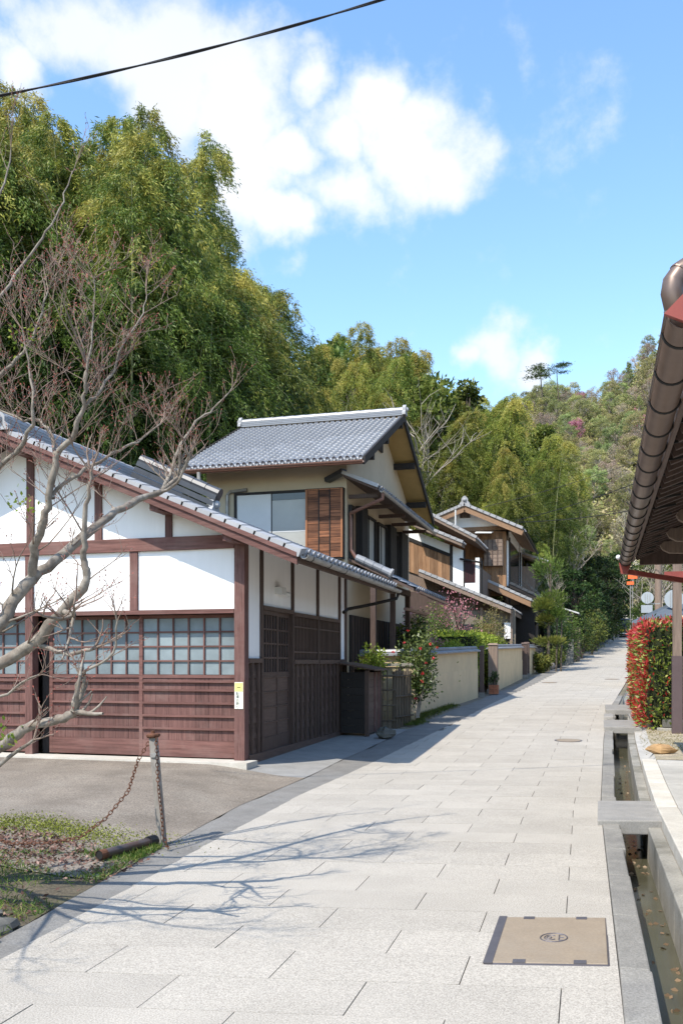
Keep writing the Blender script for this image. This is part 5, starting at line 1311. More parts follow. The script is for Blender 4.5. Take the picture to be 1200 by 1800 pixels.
def bare_variant(seed, H=7, n1=9, blossom=None, R=1.0, twigs=5):
    "leafless tree: forking limbs down to fine twigs"
    rng = random.Random(seed); segs = []; tips = []
    def grow(p, d, L, r, lev):
        n = 4; pts = [p]; q = p
        for i in range(n):
            d = (d+Vector((rng.gauss(0,.16),rng.gauss(0,.16),rng.gauss(.05,.12)))).normalized(); q = q+d*(L/n); pts.append(q)
        segs.append((pts, [r*(1-.55*i/n) for i in range(n+1)], 6 if lev == 0 else (4 if lev < 2 else 3)))
        if lev >= 3: tips.append(pts[-1]); tips.append(pts[2]); return
        for k in range(n1 if lev == 0 else twigs):
            i = rng.randrange(2 if lev == 0 else 1, n+1); a = rng.uniform(0,6.283)
            o = Vector((math.cos(a)*R,math.sin(a)*R,rng.uniform(.2,.8))).normalized(); nd = (d*.55+o*.8).normalized()
            grow(pts[i], nd, L*rng.uniform(.42,.68), r*.45, lev+1)
    grow(Vector((0,0,0)), Vector((0,0,1)), H*.5, H*.016, 0)
    geo = tubes_np(segs); lv = None
    if blossom:
        P = np.repeat(np.array([tuple(t) for t in tips]), blossom, 0); nr_ = np.random.default_rng(seed)
        P = P+nr_.normal(size=P.shape)*.12; n = len(P); lv = leaves_geo(P, nr_.normal(size=(n,3)), .09, .08, rng=nr_); return geo, lv, nr_.uniform(0,1,n)
    return geo, None, None

TV = {}
def tv(key, m, bark=TRUNK, **k):
    tr, lv, T = tree_variant(**k); TV[key] = [('trunk', mesh_of_attr('trunk', *tr, bark)), ('crown', mesh_of_attr('crown', *lv, m, T))]
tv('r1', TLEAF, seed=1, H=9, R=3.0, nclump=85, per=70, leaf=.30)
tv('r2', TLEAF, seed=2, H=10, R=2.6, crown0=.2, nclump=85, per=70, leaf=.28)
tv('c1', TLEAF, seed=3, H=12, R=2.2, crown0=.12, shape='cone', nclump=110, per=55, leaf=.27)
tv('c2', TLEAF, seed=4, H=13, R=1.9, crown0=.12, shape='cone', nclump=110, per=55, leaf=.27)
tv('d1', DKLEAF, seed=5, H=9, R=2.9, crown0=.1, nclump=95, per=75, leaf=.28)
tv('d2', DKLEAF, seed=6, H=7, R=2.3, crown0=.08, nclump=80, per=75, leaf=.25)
BT = []
for s_ in range(3):
    ge, _, _ = bare_variant(40+s_, 9, 9, twigs=5); BT.append([('trunk', mesh_of_attr('trunk', *ge, TRUNKP))])
# middle grove beyond the houses: bamboo, conical and round trees mixed
sx_ = [540,570,600,650,710,740,770,800,820,845,870,895,920,960,1000,1040,1080,1110,1130]
sy_ = [590,592,590,580,592,640,650,640,660,690,635,700,715,735,790,845,890,920,930]
rnd = random.Random(5); n_ = 0; pts_ = []; tries = 0
while n_ < 120 and tries < 6000:
    tries += 1
    Y = rnd.uniform(58, 86); px = rnd.uniform(470, 1085)
    p = at(px, 900, Y)
    if p.x > float(aL(p.y))-2.6: continue
    if any((p.x-q[0])**2+(p.y-q[1])**2 < 1.25**2 for q in pts_): continue
    if px < 545 and Y < 62: continue
    gz = g(p.x,p.y); low_ = 220 if Y < 70 else 60
    top = CZ+(1164-(np.interp(px, sx_, sy_)+rnd.uniform(0, low_)))/1600*Y; H = top-gz
    if H < 5 or H > 26: continue
    pts_.append((p.x,p.y)); n_ += 1; r = rnd.random()
    if r < .78:
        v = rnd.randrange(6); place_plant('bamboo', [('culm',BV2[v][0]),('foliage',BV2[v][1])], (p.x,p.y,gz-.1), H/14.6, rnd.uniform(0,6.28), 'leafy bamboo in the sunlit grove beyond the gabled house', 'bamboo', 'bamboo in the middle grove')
    elif r < .92:
        k = rnd.choice(['c1','c2']); place_plant('tree', TV[k], (p.x,p.y,gz-.1), H/(12 if k == 'c1' else 13), rnd.uniform(0,6.28), 'narrow pointed tree in the grove beyond the gabled house', 'tree', 'pointed trees in the middle grove')
    elif r < .94:
        k = rnd.choice(['r1','r2']); place_plant('tree', TV[k], (p.x,p.y,gz-.1), H/9.5, rnd.uniform(0,6.28), 'rounded leafy tree in the grove beyond the gabled house', 'tree', 'rounded trees in the middle grove')
    else:
        place_plant('bare_tree', rnd.choice(BT), (p.x,p.y,gz-.1), H/10.5, rnd.uniform(0,6.28), 'leafless pale tree standing in the grove beyond the houses', 'tree', 'bare trees in the middle grove')

# far hillside wood
MV = []
for i, kw in enumerate((dict(H=7,R=2.6,leaf=.28,nclump=64,per=62),dict(H=8,R=2.4,leaf=.27,nclump=60,per=60,crown0=.3),dict(H=9,R=2.0,shape='cone',leaf=.27,nclump=64,per=54,crown0=.15),dict(H=6,R=2.8,leaf=.28,nclump=64,per=62,crown0=.15),dict(H=7,R=2.3,leaf=.24,nclump=64,per=32,crown0=.3))):
    tr, lv, T = tree_variant(seed=60+i, **kw); V_, F_ = join_geo(tr, lv)
    me = mesh_of_attr('hill_tree', V_, F_, MLEAF, np.concatenate([np.full(len(tr[1]), .0), T])); me.materials.append(TRUNKP)
    if i == 4: me.materials[0] = BRLEAF
    mi_ = np.zeros(len(F_), dtype=np.int32); mi_[:len(tr[1])] = 1; me.polygons.foreach_set('material_index', mi_); MV.append(me)
tr, lv, T = tree_variant(seed=77, H=5, R=2.0, leaf=.32, nclump=40, per=26)
PK = mesh_of_attr('hill_tree', *lv, PINK, T)
rnd = random.Random(3); n_ = 0; pts_ = []; tries = 0
LBL = ['rounded green tree in the wood on the far hillside','taller leafy tree in the wood on the far hillside','pointed tree in the wood on the far hillside','broad low tree in the wood on the far hillside','thin half-bare tree in the wood on the far hillside']
while n_ < 296 and tries < 30000:
    tries += 1
    b = 96+rnd.random()**.75*120; px = rnd.uniform(800, 1260); Yc = (b-CY)*CS
    p = at(px, 900, Yc); a, b = p.x, p.y
    gz = g(a,b); qx, qy, _ = campx(a,b,gz)
    if qy > 1090 or (b < 110 and abs(a-.5*(float(aL(b))+float(aR(b)))) < 4): continue
    if any((a-q[0])**2+(b-q[1])**2 < 2.5**2 for q in pts_): continue
    pts_.append((a,b)); n_ += 1; v = rnd.choices(range(5), [3,3,2,3,4])[0]
    mw = Matrix.Translation((a,b,gz-.3)) @ Matrix.Rotation(rnd.uniform(0,6.28),4,'Z') @ Matrix.Scale(rnd.uniform(.5,.95),4)
    o = bpy.data.objects.new('hill_tree', MV[v]); reg(o, None, mw); tag(o, LBL[v], 'tree', 'wood on the far hillside: '+LBL[v].split(' in ')[0]+'s')
for i, (px, py) in enumerate(((1143,657),(1018,690),(1126,735),(1010,745),(1120,700))):
    # walk the line of sight to the hillside
    d = at(px,py,1)-Vector((CX,CY,CZ)); t = 60
    while t < 330 and CZ+d.z*t > g(CX+d.x*t, CY+d.y*t)+4.5: t += 1
    p = Vector((CX,CY,CZ))+d*t
    o = bpy.data.objects.new('blossom_tree', PK); reg(o, None, Matrix.Translation((p.x,p.y,p.z-3.6)) @ Matrix.Scale([.6,.75,.8,.9,.45][i],4))
    tag(o, 'pink blossoming tree '+['high on the far hillside near the gutter','left of centre high on the far hillside','lower right on the far hillside','above the middle grove on the hillside','small and pale halfway up the hillside'][i], 'tree', 'blossom on the hillside')
# undergrowth covering the hillside between the crowns
rng = np.random.default_rng(9); n = 60000
bb_ = 94+rng.random(n)*130; pxs = rng.uniform(780,1280,n); Yc = (bb_-CY)*CS
X = (pxs-600)/1600*Yc; aa_ = CX+CS*X-SN*Yc; b2 = CY+SN*X+CS*Yc
zz_ = G(aa_, b2); Pn = np.stack([aa_, b2, zz_+rng.random(n)*1.3-.2],1); Dn = rng.normal(size=(n,3))+np.array([0,-.3,.5])
lv = leaves_geo(Pn, Dn, rng.uniform(.3,.7,n), rng.uniform(.18,.38,n), rng=rng)
npmesh('hillside_undergrowth', *lv, MLEAF, attr=np.clip(rng.normal(.6,.3,n),0,1), kind='stuff')
# pines on the ridge
def pine(px, py, Y, s, label):
    p = at(px,py,Y); gz = g(p.x,p.y)
    H = p.z-gz; r_ = empty('pine_tree', (p.x,p.y,gz), label, 'tree'); rng_ = np.random.default_rng(int(px))
    tr_ = [Vector((p.x+math.sin(i)*.25*s,p.y,gz+H*i/5)) for i in range(6)]
    V_, F_ = tubes_np([(tr_, [.28*s*(1-.13*i) for i in range(6)], 6)]); npmesh('trunk', V_, F_, TRUNK, r_)
    P_, D_ = [], []
    for k in range(9):
        c = np.array([p.x+rng_.normal()*1.5*s, p.y+rng_.normal()*1.5*s, p.z-rng_.uniform(0,3.2*s)])
        n = 120; u = rng_.normal(size=(n,3))*np.array([.9,.9,.22])*s; P_.append(c+u); D_.append(u+np.array([0,0,.5]))
    P_ = np.concatenate(P_); D_ = np.concatenate(D_); lv = leaves_geo(P_, D_, .5*s, .2*s, rng=rng_); npmesh('crown', *lv, DKLEAF, r_, attr=rng_.uniform(.2,.9,len(P_)))
pine(951,642,185,.85,'flat-topped pine standing out on the far ridge'); pine(979,638,190,.65,'smaller pine right of the flat-topped pine on the ridge')

# shrubs, hedges and small trees of the gardens
def bush(name, c, r, m, label, n=900, leaf=.07, wr=.5, cat='shrub', group=None, stems=4, flowers=None, bark=TRUNK, seed=1, lumps=14, bright=.45, hollow=.35, parts=True):
    rng = np.random.default_rng(seed); c = np.array(c, float); r = np.array(r, float)
    z0 = c[2]-r[2]
    root = empty(name, (c[0],c[1],z0), label, cat, group); P, D, T, segs = [], [], [], []
    for k in range(lumps):
        u = unit(rng.normal(size=3))*rng.uniform(.25,.8)**.6; q = c+u*r*.85; k2 = n//lumps
        v = unit(rng.normal(size=(k2,3)))*rng.uniform(hollow,1,k2)[:,None]; pos = q+v*r*.42
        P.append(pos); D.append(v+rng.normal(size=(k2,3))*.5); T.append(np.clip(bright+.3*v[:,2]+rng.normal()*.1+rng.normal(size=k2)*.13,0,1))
        if k < stems*2: segs.append(([Vector((c[0]+rng.normal()*.04,c[1]+rng.normal()*.04,z0-.05)), Vector((c+q)/2+np.array([0,0,-r[2]*.35])), Vector(q)], [.02,.014,.005], 5))
    P = np.concatenate(P); D = np.concatenate(D); T = np.concatenate(T); k3 = len(P)
    npmesh('foliage', *leaves_geo(P, D, rng.uniform(.7,1.3,k3)*leaf, rng.uniform(.7,1.3,k3)*leaf*wr, rng=rng), m, root, attr=T)
    npmesh('stems', *tubes_np(segs), bark, root)
    if flowers:
        nf, fm, fs = flowers
        for k in range(nf):
            u = unit(rng.normal(size=3)); u[1] = -abs(u[1]); q = c+u*r*rng.uniform(.75,1.05)
            pl_ = unit(rng.normal(size=(12,3))+np.array([0,-.4,0])); lv = leaves_geo(np.repeat(q[None],12,0), pl_, fs, fs*.9, rng=rng); npmesh('flower', *lv, fm, root, attr=rng.uniform(0,1,12))
    return root
def hedge(name, x0, x1, y0, y1, z0, z1, m, label, dens=260, leaf=.07, wr=.5, seed=2, cat='hedge', taper=0.0, faces='lftr', tintf=None, m2=None, m2f=None):
    "clipped hedge: leaves over every face of a box, twig core inside"
    rng = np.random.default_rng(seed); root = empty(name, ((x0+x1)/2,(y0+y1)/2,z0), label, cat); P, D = [], []
    for f in faces:
        A_ = {'l':(y1-y0)*(z1-z0),'r':(y1-y0)*(z1-z0),'f':(x1-x0)*(z1-z0),'t':(x1-x0)*(y1-y0)}[f]; n = int(A_*dens)
        u, v = rng.random(n), rng.random(n); j = rng.normal(size=n)*.045
        if f == 'l': p = np.stack([x0+j, y0+u*(y1-y0), z0+v*(z1-z0)],1); d = np.array([-1,0,.2])
        if f == 'r': p = np.stack([x1+j, y0+u*(y1-y0), z0+v*(z1-z0)],1); d = np.array([1,0,.2])
        if f == 'f': p = np.stack([x0+u*(x1-x0), y0+j, z0+v*(z1-z0)],1); d = np.array([0,-1,.2])
        if f == 't': p = np.stack([x0+u*(x1-x0), y0+v*(y1-y0), z1+j*1.3],1); d = np.array([0,0,1])
        P.append(p); D.append(d+rng.normal(size=(n,3))*.75)
    P = np.concatenate(P); D = np.concatenate(D); n = len(P)
    # lumpy, not ruler-flat
    P += .05*np.stack([np.sin(P[:,1]*3.1+P[:,2]*4),np.sin(P[:,0]*4.3+P[:,2]*3.3),np.sin(P[:,0]*3.7+P[:,1]*2.9)],1)
    T = np.clip(rng.normal(.5,.26,n),0,1)
    if m2 is not None:
        mk = m2f(P, rng); 
        npmesh('new_leaves', *leaves_geo(P[mk], D[mk]+np.array([0,0,.5]), rng.uniform(.8,1.3,mk.sum())*leaf, rng.uniform(.6,1,mk.sum())*leaf*wr, rng=rng), m2, root, attr=T[mk])
        P, D, T = P[~mk], D[~mk], T[~mk]; n = len(P)
    npmesh('foliage', *leaves_geo(P, D, rng.uniform(.7,1.3,n)*leaf, rng.uniform(.7,1.3,n)*leaf*wr, rng=rng), m, root, attr=T)
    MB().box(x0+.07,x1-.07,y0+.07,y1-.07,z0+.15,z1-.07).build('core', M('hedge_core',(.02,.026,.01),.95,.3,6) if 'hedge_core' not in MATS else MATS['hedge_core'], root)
    MB().tube([((x0+x1)/2,(y0+y1)/2,z0-.1),((x0+x1)/2,(y0+y1)/2,z0+.3)],.05,6).build('stem', TRUNK, root)
    return root
hz = .2
def redmask(P, rng):
    side = (P[:,0] < 5.97+.12).astype(float); top = np.clip((P[:,2]-2.0)/.3,0,1)*.6
    return rng.random(len(P)) < np.clip(side*.52+top*.9+.11,0,.95)
hedge('photinia_hedge', 5.98, 7.6, 6.45, 14.0, hz, 2.27, HLEAF, 'clipped hedge with glossy green and bright red new leaves', 560, .10, .42, seed=4, faces='lft', m2=REDLF, m2f=redmask)
pr = empty('planter_edge', (6.6,6.6,.1), 'low rough stone edging under the red hedge', 'edging')
for i in range(5):
    for r in range(2): bx('edging_stone', ROCKD if (i+r) % 2 else DITCH, pr, 6.2+i*.3+(.1 if r else 0), 6.48+i*.3+(.1 if r else 0), 6.3+random.uniform(0,.05), 6.55, .05+r*.16, .2+r*.16, bevel=.015)
# garden behind the clay wall
hedge('clipped_hedge', -.6, 1.2, 17.3, 26.5, .7, 2.42, LIME, 'flat bright green clipped hedge topping the clay wall', 330, .085, .5, seed=6, faces='frt')
hedge('clipped_hedge', -.2, 1.05, 13.2, 15.8, .5, 2.0, LIME, 'short bright green clipped hedge left of the gate post', 330, .085, .5, seed=7, faces='frt')
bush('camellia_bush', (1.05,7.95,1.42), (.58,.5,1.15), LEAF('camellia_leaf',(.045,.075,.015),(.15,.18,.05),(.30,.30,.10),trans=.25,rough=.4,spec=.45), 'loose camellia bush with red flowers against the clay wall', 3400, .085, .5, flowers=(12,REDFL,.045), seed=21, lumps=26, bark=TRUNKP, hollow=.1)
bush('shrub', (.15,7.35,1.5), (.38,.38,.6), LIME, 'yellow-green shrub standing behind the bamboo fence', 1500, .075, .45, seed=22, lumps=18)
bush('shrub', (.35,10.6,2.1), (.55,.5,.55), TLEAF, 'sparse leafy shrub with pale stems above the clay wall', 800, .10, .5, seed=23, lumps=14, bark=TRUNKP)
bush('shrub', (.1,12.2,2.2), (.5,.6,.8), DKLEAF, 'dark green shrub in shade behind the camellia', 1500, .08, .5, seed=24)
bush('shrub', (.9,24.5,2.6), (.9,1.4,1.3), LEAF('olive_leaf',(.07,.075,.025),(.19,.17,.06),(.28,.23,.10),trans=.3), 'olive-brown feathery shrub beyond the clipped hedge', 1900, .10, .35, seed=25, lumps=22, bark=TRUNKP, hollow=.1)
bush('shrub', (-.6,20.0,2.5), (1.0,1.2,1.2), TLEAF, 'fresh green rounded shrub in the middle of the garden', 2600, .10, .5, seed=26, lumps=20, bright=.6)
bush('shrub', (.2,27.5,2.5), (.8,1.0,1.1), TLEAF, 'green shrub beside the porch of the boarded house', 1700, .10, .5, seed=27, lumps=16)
bush('potted_plant', (1.78,17.35,.98), (.2,.22,.26), DKLEAF, 'small dark plant growing in the brick planter', 500, .06, .5, seed=28, lumps=8)
ge, lv, T = bare_variant(71, 4.6, 7, blossom=7, twigs=4)
plum = place_plant('plum_tree', [('trunk',mesh_of_attr('trunk',*ge,TRUNK)),('blossom',mesh_of_attr('blossom',*lv,PINK,T))], (.35,13.0,.5), .6, .4, 'plum tree with pink blossom in the garden by the house', 'tree')
ge2, lv2, T2 = bare_variant(72, 5, 8, blossom=2, twigs=4)
place_plant('plum_tree', [('trunk',mesh_of_attr('trunk',*ge2,TRUNK)),('blossom',mesh_of_attr('blossom',*lv2,PINK,T2))], (-.2,20.5,.6), .78, 1.4, 'plum tree with thin pink blossom before the boarded house', 'tree')
p = at(760,930,44); ge3, _, _ = bare_variant(73, 7, 12, twigs=7)
place_plant('bare_tree', [('trunk',mesh_of_attr('trunk',*ge3,M('pinkish_twigs',(.36,.27,.25),.9,.2,6)))], (p.x-2.0,p.y+4,g(p.x-2,p.y+4)), .78, 0, 'leafless pinkish tree between the beige roof and the bamboo', 'tree')
# cloud-pruned pine by the gabled house
cp_ = at(966,1165,44); pn = empty('pruned_pine', (cp_.x,cp_.y,g(cp_.x,cp_.y)), 'cloud-pruned pine with tufted pads beside the gabled house', 'tree')
gz = g(cp_.x,cp_.y); segs = [([Vector((cp_.x-.1,cp_.y,gz)),Vector((cp_.x-.05,cp_.y,gz+2.5)),Vector((cp_.x+.05,cp_.y,gz+5.2))],[.09,.07,.05],6)]
for dx in (.28,.5): segs.append(([Vector((cp_.x+dx,cp_.y+.2,gz)),Vector((cp_.x+dx+.05,cp_.y+.2,gz+3.2))],[.05,.03],5))
npmesh('trunk', *tubes_np(segs), TRUNK, pn)
for k, (px, py, rx_, rz2) in enumerate(((962,1000,.85,.62),(968,1055,.75,.5),(955,1065,.5,.35),(975,1080,.5,.4),(965,1128,.85,.2),(958,1090,.4,.25))):
    c = at(px,py,44); rng = np.random.default_rng(k); n = 800; u = unit(rng.normal(size=(n,3)))*rng.uniform(.3,1,n)[:,None]
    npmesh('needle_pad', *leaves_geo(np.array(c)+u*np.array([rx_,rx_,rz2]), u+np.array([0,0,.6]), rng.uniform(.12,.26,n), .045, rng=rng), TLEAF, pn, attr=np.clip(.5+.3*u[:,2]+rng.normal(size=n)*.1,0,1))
# verge shrubs and dark trees up the left side of the street
VB = [(985,1130,49,1.0,1.6,'d','dark conical shrub behind the pale stone post'),(1022,1120,56,1.0,1.5,'d','dark clipped shrub beyond the tall brown post'),(1040,1118,60,1.1,1.6,'t','green loose shrub along the left verge'),(1044,1110,64,1.2,1.8,'o','brownish twiggy shrub along the left verge'),(1050,1112,68,1.2,1.7,'d','dark shrub at the bend of the left verge'),(1000,1100,52,1.0,1.5,'t','variegated shrub under the metal shed roof'),(1060,1108,76,.9,1.3,'d','last dark shrub before the parked car'),(1045,1070,66,1.6,2.2,'d','tall dark bush under the overhanging bamboo'),(975,1150,47,.6,.55,'t','low rounded plant among the verge stones'),(950,1155,43,.5,.5,'t','low green plant beside the tank')]
for i, (px, py, Y, r, h, k, lb) in enumerate(VB):
    c = at(px,py,Y); z = g(c.x,c.y); bush('shrub', (c.x,c.y,z+h), (r,r,h), {'d':DKLEAF,'t':TLEAF,'o':MATS['olive_leaf']}[k], lb, 1500, .13, .5, seed=200+i, lumps=18)
TB = [(1062,1100,80,7,'d1','tall dark evergreen overhanging the street end'),(1045,1060,74,7,'d1','dark evergreen behind the verge shrubs'),(1026,1060,70,6,'d2','dark evergreen left of the overhanging one'),(1005,1060,62,5.5,'d2','dark evergreen above the metal shed roof'),(1088,1080,96,8,'d2','dark evergreen beyond the parked car')]
for (px, py, Y, H, k, lb) in TB:
    c = at(px,py,Y); place_plant('evergreen_tree', TV[k], (c.x,c.y,g(c.x,c.y)-.1), H/(9 if k == 'd1' else 7), Y, lb, 'tree')
for (px, py, Y, H, lb) in ((985,1060,54,5.5,'spreading bare tree beside the pruned pine'),(1085,1060,82,6,'reddish bare tree leaning over the street end'),(1128,1040,70,7,'bare tree behind the smaller traffic mirror'),(1165,1040,75,7.5,'bare tree behind the utility pole'),(1110,1040,95,7,'bare tree around the orange boards')):
    c = at(px,py,Y); k = int(px) % 3; place_plant('bare_tree', BT[k], (c.x,c.y,g(c.x,c.y)-.1), H/8, px, lb, 'tree')
for (px, py, Y, H, k, lb) in ((1132,1080,62,3.4,'r1','yellow-green round shrub tree beyond the hedge end'),(1150,1050,90,7,'r2','green tree behind the slate roof'),(1190,1050,88,8,'r1','green tree behind the larger traffic mirror'),(1126,1090,48,2.0,'r2','small bright bush just left of the outbuilding')):
    c = at(px,py,Y); place_plant('tree', TV[k], (c.x,c.y,g(c.x,c.y)-.1), H/9, px, lb, 'tree')

# ------------------------------------------------------------------ bare cherry tree at the near left
ch = empty('cherry_tree', (-.2,-7.6,-.1), 'leafless cherry tree reaching in over the forecourt from the left', 'tree')
rc = random.Random(12); seg_b, seg_t, buds = [], [], []
def twig(p, d, L, r, lev):
    n = 4; pts = [p]; q = p
    for i in range(n):
        d = (d+Vector((rc.gauss(0,.13),rc.gauss(0,.13),rc.gauss(.06,.10)))).normalized(); q = q+d*(L/n); pts.append(q)
    (seg_b if r > .009 else seg_t).append((pts, [max(.0014, r*(1-.6*i/n)) for i in range(n+1)], 5 if r > .006 else 3))
    if lev == 0:
        for i in (2,3,4): buds.append((pts[i], d))
        return
    for k in range(rc.choice((3,4,5)) if lev > 1 else rc.choice((2,3,4))):
        i = rc.randrange(1, n+1); a = rc.uniform(0,6.283)
        o = Vector((math.cos(a),math.sin(a)*.7,rc.uniform(-.1,.9))).normalized()
        twig(pts[i], (d*.8+o*.75).normalized(), L*rc.uniform(.4,.7), r*.5, lev-1)
def limb(pp_, r0, r1, dens=1.0, lev=2, side=None, tl=.55):
    P_ = [at(*q) for q in pp_]; m = len(P_); r0 *= .68; r1 *= .7; tl *= .7
    # smooth through the points
    S_ = []
    for i in range(m-1):
        a = P_[max(i-1,0)]; b = P_[i]; c = P_[i+1]; d = P_[min(i+2,m-1)]
        for k in range(4):
            t = k/4; S_.append(.5*((2*b)+(c-a)*t+(2*a-5*b+4*c-d)*t*t+(3*b-a-3*c+d)*t**3)+Vector((rc.gauss(0,.006),rc.gauss(0,.006),rc.gauss(0,.006))))
    S_.append(P_[-1]); k = len(S_)
    seg_b.append((S_, [(r0+(r1-r0)*i/(k-1))*(1+rc.gauss(0,.05)) for i in range(k)], 9))
    for i in range(3, k):
        if rc.random() < dens*.55:
            d0 = (S_[i]-S_[i-1]).normalized(); a = rc.uniform(0,6.283); o = Vector((math.cos(a),math.sin(a),rc.uniform(.0,1.0))).normalized()
            twig(S_[i], (d0*.5+o).normalized(), tl*rc.uniform(.6,1.3), max(.0035,(r0+(r1-r0)*i/k)*.2), lev)
    d0 = (S_[-1]-S_[-2]).normalized(); 
    for _ in range(3): twig(S_[-1], (d0+Vector((rc.gauss(0,.35),rc.gauss(0,.35),rc.gauss(.15,.3)))).normalized(), tl, r1*.8, lev)
limb([(-260,1640,6.3),(-250,1500,6.3),(-235,1380,6.3),(-215,1260,6.3),(-170,1190,6.3)], .16, .12, 0)
limb([(-200,1240,6.3),(-90,1160,6.3),(0,1098,6.3),(22,1060,6.35),(57,1017,6.4),(115,975,6.6),(180,914,6.9),(230,887,7.15),(284,864,7.4)], .085, .034, .5, 2)
limb([(284,864,7.4),(303,825,7.5),(318,780,7.55),(345,740,7.6),(375,718,7.65),(408,682,7.7)], .026, .006, .9, 1, tl=.35)
limb([(284,864,7.4),(310,850,7.2),(330,800,7.1),(322,770,7.0)], .02, .008, 1.0, 2, tl=.4)
limb([(57,1017,6.4),(61,971,6.3),(73,925,6.2),(88,875,6.15),(101,806,6.1),(132,757,6.0),(146,718,5.95),(150,680,5.9),(152,640,5.9)], .05, .012, 1.0, 2, tl=.6)
limb([(101,806,6.1),(92,770,6.2),(70,740,6.3),(30,735,6.4),(-10,715,6.5)], .022, .008, 1.1, 2, tl=.5)
limb([(88,875,6.15),(120,845,6.2),(160,820,6.3),(210,790,6.4),(250,770,6.5),(282,745,6.6)], .022, .007, 1.2, 2, tl=.45)
limb([(146,718,5.95),(175,690,6.0),(200,650,6.1),(215,610,6.1),(245,560,6.2),(258,520,6.3)], .018, .005, 1.1, 2, tl=.4)
limb([(150,690,5.9),(158,620,5.8),(165,550,5.8),(165,490,5.8)], .013, .004, 1.1, 2, tl=.4)
limb([(-180,1230,6.2),(-80,1195,6.1),(0,1167,6.0),(60,1131,5.95),(114,1068,5.85),(150,1026,5.8),(149,995,5.8),(147,960,5.75),(153,890,5.7),(160,830,5.65)], .075, .014, .35, 1, tl=.35)
limb([(110,1075,5.85),(122,1078,5.75),(130,1082,5.7)], .028, .024, 0)
limb([(60,1131,5.95),(100,1146,5.9),(130,1148,5.85),(165,1140,5.8)], .024, .016, .3, 1, tl=.3)
limb([(-230,1400,6.2),(-120,1370,5.9),(0,1317,5.6),(24,1293,5.55),(60,1275,5.5),(105,1266,5.45),(132,1250,5.4)], .06, .036, .35, 1, tl=.35)
limb([(128,1252,5.4),(132,1218,5.4),(138,1195,5.38),(150,1179,5.35),(192,1155,5.3),(205,1116,5.25),(204,1080,5.2)], .018, .007, .9, 1, tl=.25)
limb([(-60,1380,5.8),(0,1345,5.5),(60,1300,5.4)], .03, .012, .6, 1, tl=.3)
limb([(-210,1260,6.4),(-170,1000,6.6),(-110,760,6.8),(-50,600,7.0),(0,522,7.1),(55,445,7.2),(90,395,7.2),(115,340,7.25),(133,290,7.3)], .034, .004, .5, 1, tl=.4)
limb([(-110,760,6.8),(-40,700,6.5),(0,660,6.4),(40,620,6.4),(70,560,6.4),(85,510,6.4)], .03, .006, 1.1, 2, tl=.5)
limb([(-170,1000,6.6),(-60,880,6.3),(0,820,6.2),(45,770,6.1),(60,720,6.0),(52,650,6.0),(40,580,6.0)], .035, .006, 1.1, 2, tl=.5)
limb([(-140,880,6.7),(-60,600,6.9),(-30,420,7.0),(10,320,7.1),(20,260,7.1)], .03, .005, .5, 1, tl=.4)
limb([(-150,1300,6.0),(-60,1240,5.7),(0,1225,5.5),(40,1200,5.4),(70,1185,5.35)], .02, .006, .8, 1, tl=.3)
limb([(-235,1330,6.3),(-330,1100,5.6),(-430,950,4.9),(-480,820,4.4)], .06, .012, 1.3, 2, tl=.7)
limb([(-330,1100,5.6),(-300,960,5.0),(-330,840,4.5),(-300,740,4.2)], .035, .008, 1.3, 2, tl=.7)
limb([(-430,950,4.9),(-560,900,4.3),(-700,820,3.8)], .03, .008, 1.4, 2, tl=.7)
limb([(-225,1300,6.3),(-260,900,6.0),(-280,640,5.6),(-300,420,5.3)], .05, .008, 1.0, 2, tl=.7)
npmesh('limbs', *tubes_np(seg_b), BARK, ch, smooth=True); npmesh('twigs', *tubes_np(seg_t), TWIG, ch)
rng = np.random.default_rng(4); BP = np.array([tuple(b[0]) for b in buds]); BD = np.array([tuple(b[1]) for b in buds])
npmesh('buds', *leaves_geo(BP, BD+rng.normal(size=BD.shape)*.4, .018, .008, rng=rng), BUD, ch)
gl = np.array([tuple(at(x,y,z)) for x, y, z in ((45,590,6.3),(60,560,6.3),(30,600,6.3),(45,870,6.0),(50,900,6.0),(20,880,6.0),(8,1300,5.4),(6,1290,5.4))]); gl = np.repeat(gl,14,0)+rng.normal(size=(8*14,3))*.05
npmesh('young_leaves', *leaves_geo(gl, rng.normal(size=gl.shape), .035, .02, rng=rng), LIME, ch, attr=rng.random(len(gl)))

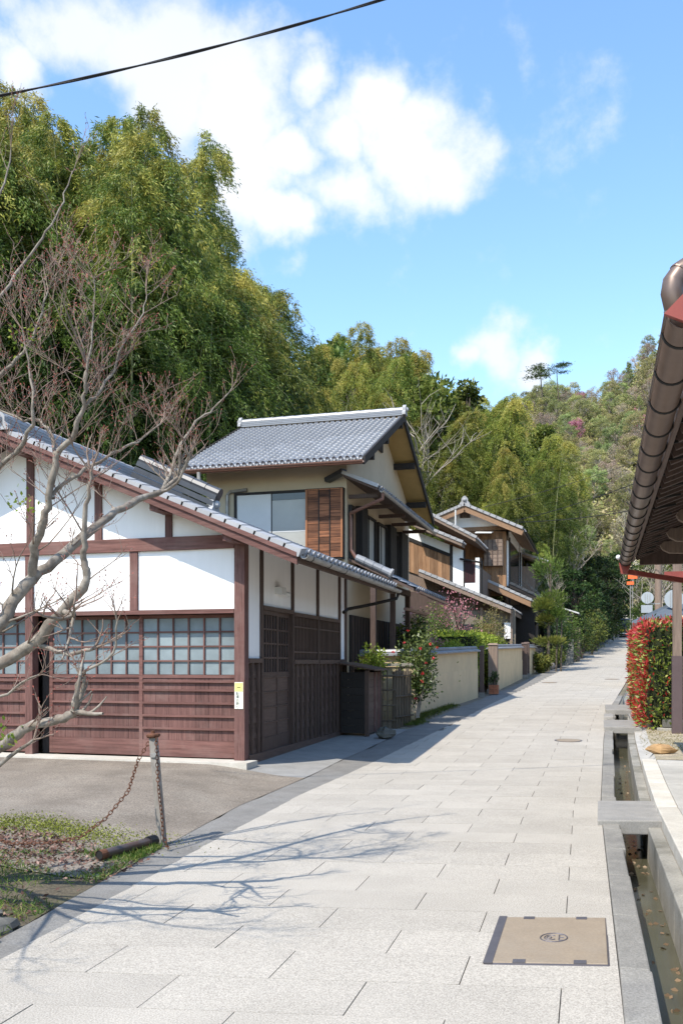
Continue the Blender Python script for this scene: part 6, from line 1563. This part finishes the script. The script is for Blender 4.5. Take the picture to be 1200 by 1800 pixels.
# ------------------------------------------------------------------ grass, moss and fallen leaves
def scatter(name, n, fx, m, L, Wd, up=1.0, seed=0, tint=(.5,.25), dz=0, flat=False):
    rng = np.random.default_rng(seed); A_, B_ = fx(rng, n); n = len(A_)
    P_ = np.stack([A_, B_, G(A_, B_)+dz],1); D_ = rng.normal(size=(n,3))*np.array([1,1,.15 if flat else .4])+np.array([0,0,up])
    npmesh(name, *leaves_geo(P_, D_, rng.uniform(.6,1.4,n)*L, rng.uniform(.7,1.3,n)*Wd, rng=rng), m, attr=np.clip(rng.normal(tint[0],tint[1],n),0,1), kind='stuff')
def verge(rng, n):
    u = rng.random(n)**.8; b = -8.8+u*3.8; e = np.array([float(strip(x)) for x in b]); w = np.interp(b,[-8.8,-6.5,-5.7,-5.0],[2.3,1.8,.6,.16])
    a = e-rng.random(n)**1.3*w; k = np.sin(a*5.3+b*3.1)+np.sin(a*2.1-b*6.7)+rng.normal(size=n)*.6 > -.1; return a[k], b[k]
scatter('grass', 11000, verge, GRASS, .055, .007, 1.0, 1, (.55,.3))
def litter(rng, n):
    b = -9.3+rng.random(n)*4.0; a = 1.45-rng.random(n)*3.2; k = np.sin(a*3.3+1)+np.sin(b*4.1+a)+rng.normal(size=n)*.7 > -.2; return a[k], b[k]
scatter('fallen_leaves', 12000, litter, DRYLF, .04, .022, .25, 2, (.5,.3), .008, True)
def moss(rng, n):
    a = rng.normal(.0,.55,n); b = rng.normal(-5.05,.22,n); return a, b
scatter('moss', 5000, moss, LEAF('moss_tuft',(.10,.10,.015),(.22,.20,.03),(.33,.29,.07),trans=.2), .022, .012, .6, 3)
def wallfoot(rng, n):
    b = rng.uniform(7.2,12.5,n); a = np.interp(b,[7.2,7.9,8.5,12.5],[1.0,1.1,.95,1.15])+rng.normal(size=n)*.10; return a, b
scatter('grass_tufts', 2600, wallfoot, GRASS, .10, .012, 1.2, 5, (.45,.25))
def patch_r(rng, n): return rng.uniform(5.85,6.9,n), rng.uniform(3.3,6.5,n)
scatter('dry_grass', 1500, patch_r, GRASS, .04, .008, .6, 6, (.95,.15), .105-.1)
# leaves drifting in the ditch
rng = np.random.default_rng(8); n = 90; b = rng.uniform(-9,6,n); a = aR(b)+rng.uniform(.25,.44,n); P_ = np.stack([a,b,zr(b)-.374],1)
npmesh('ditch_leaves', *leaves_geo(P_, rng.normal(size=(n,3))*np.array([1,1,.05]), .05, .03, rng=rng), DRYLF, attr=rng.random(n), kind='stuff')
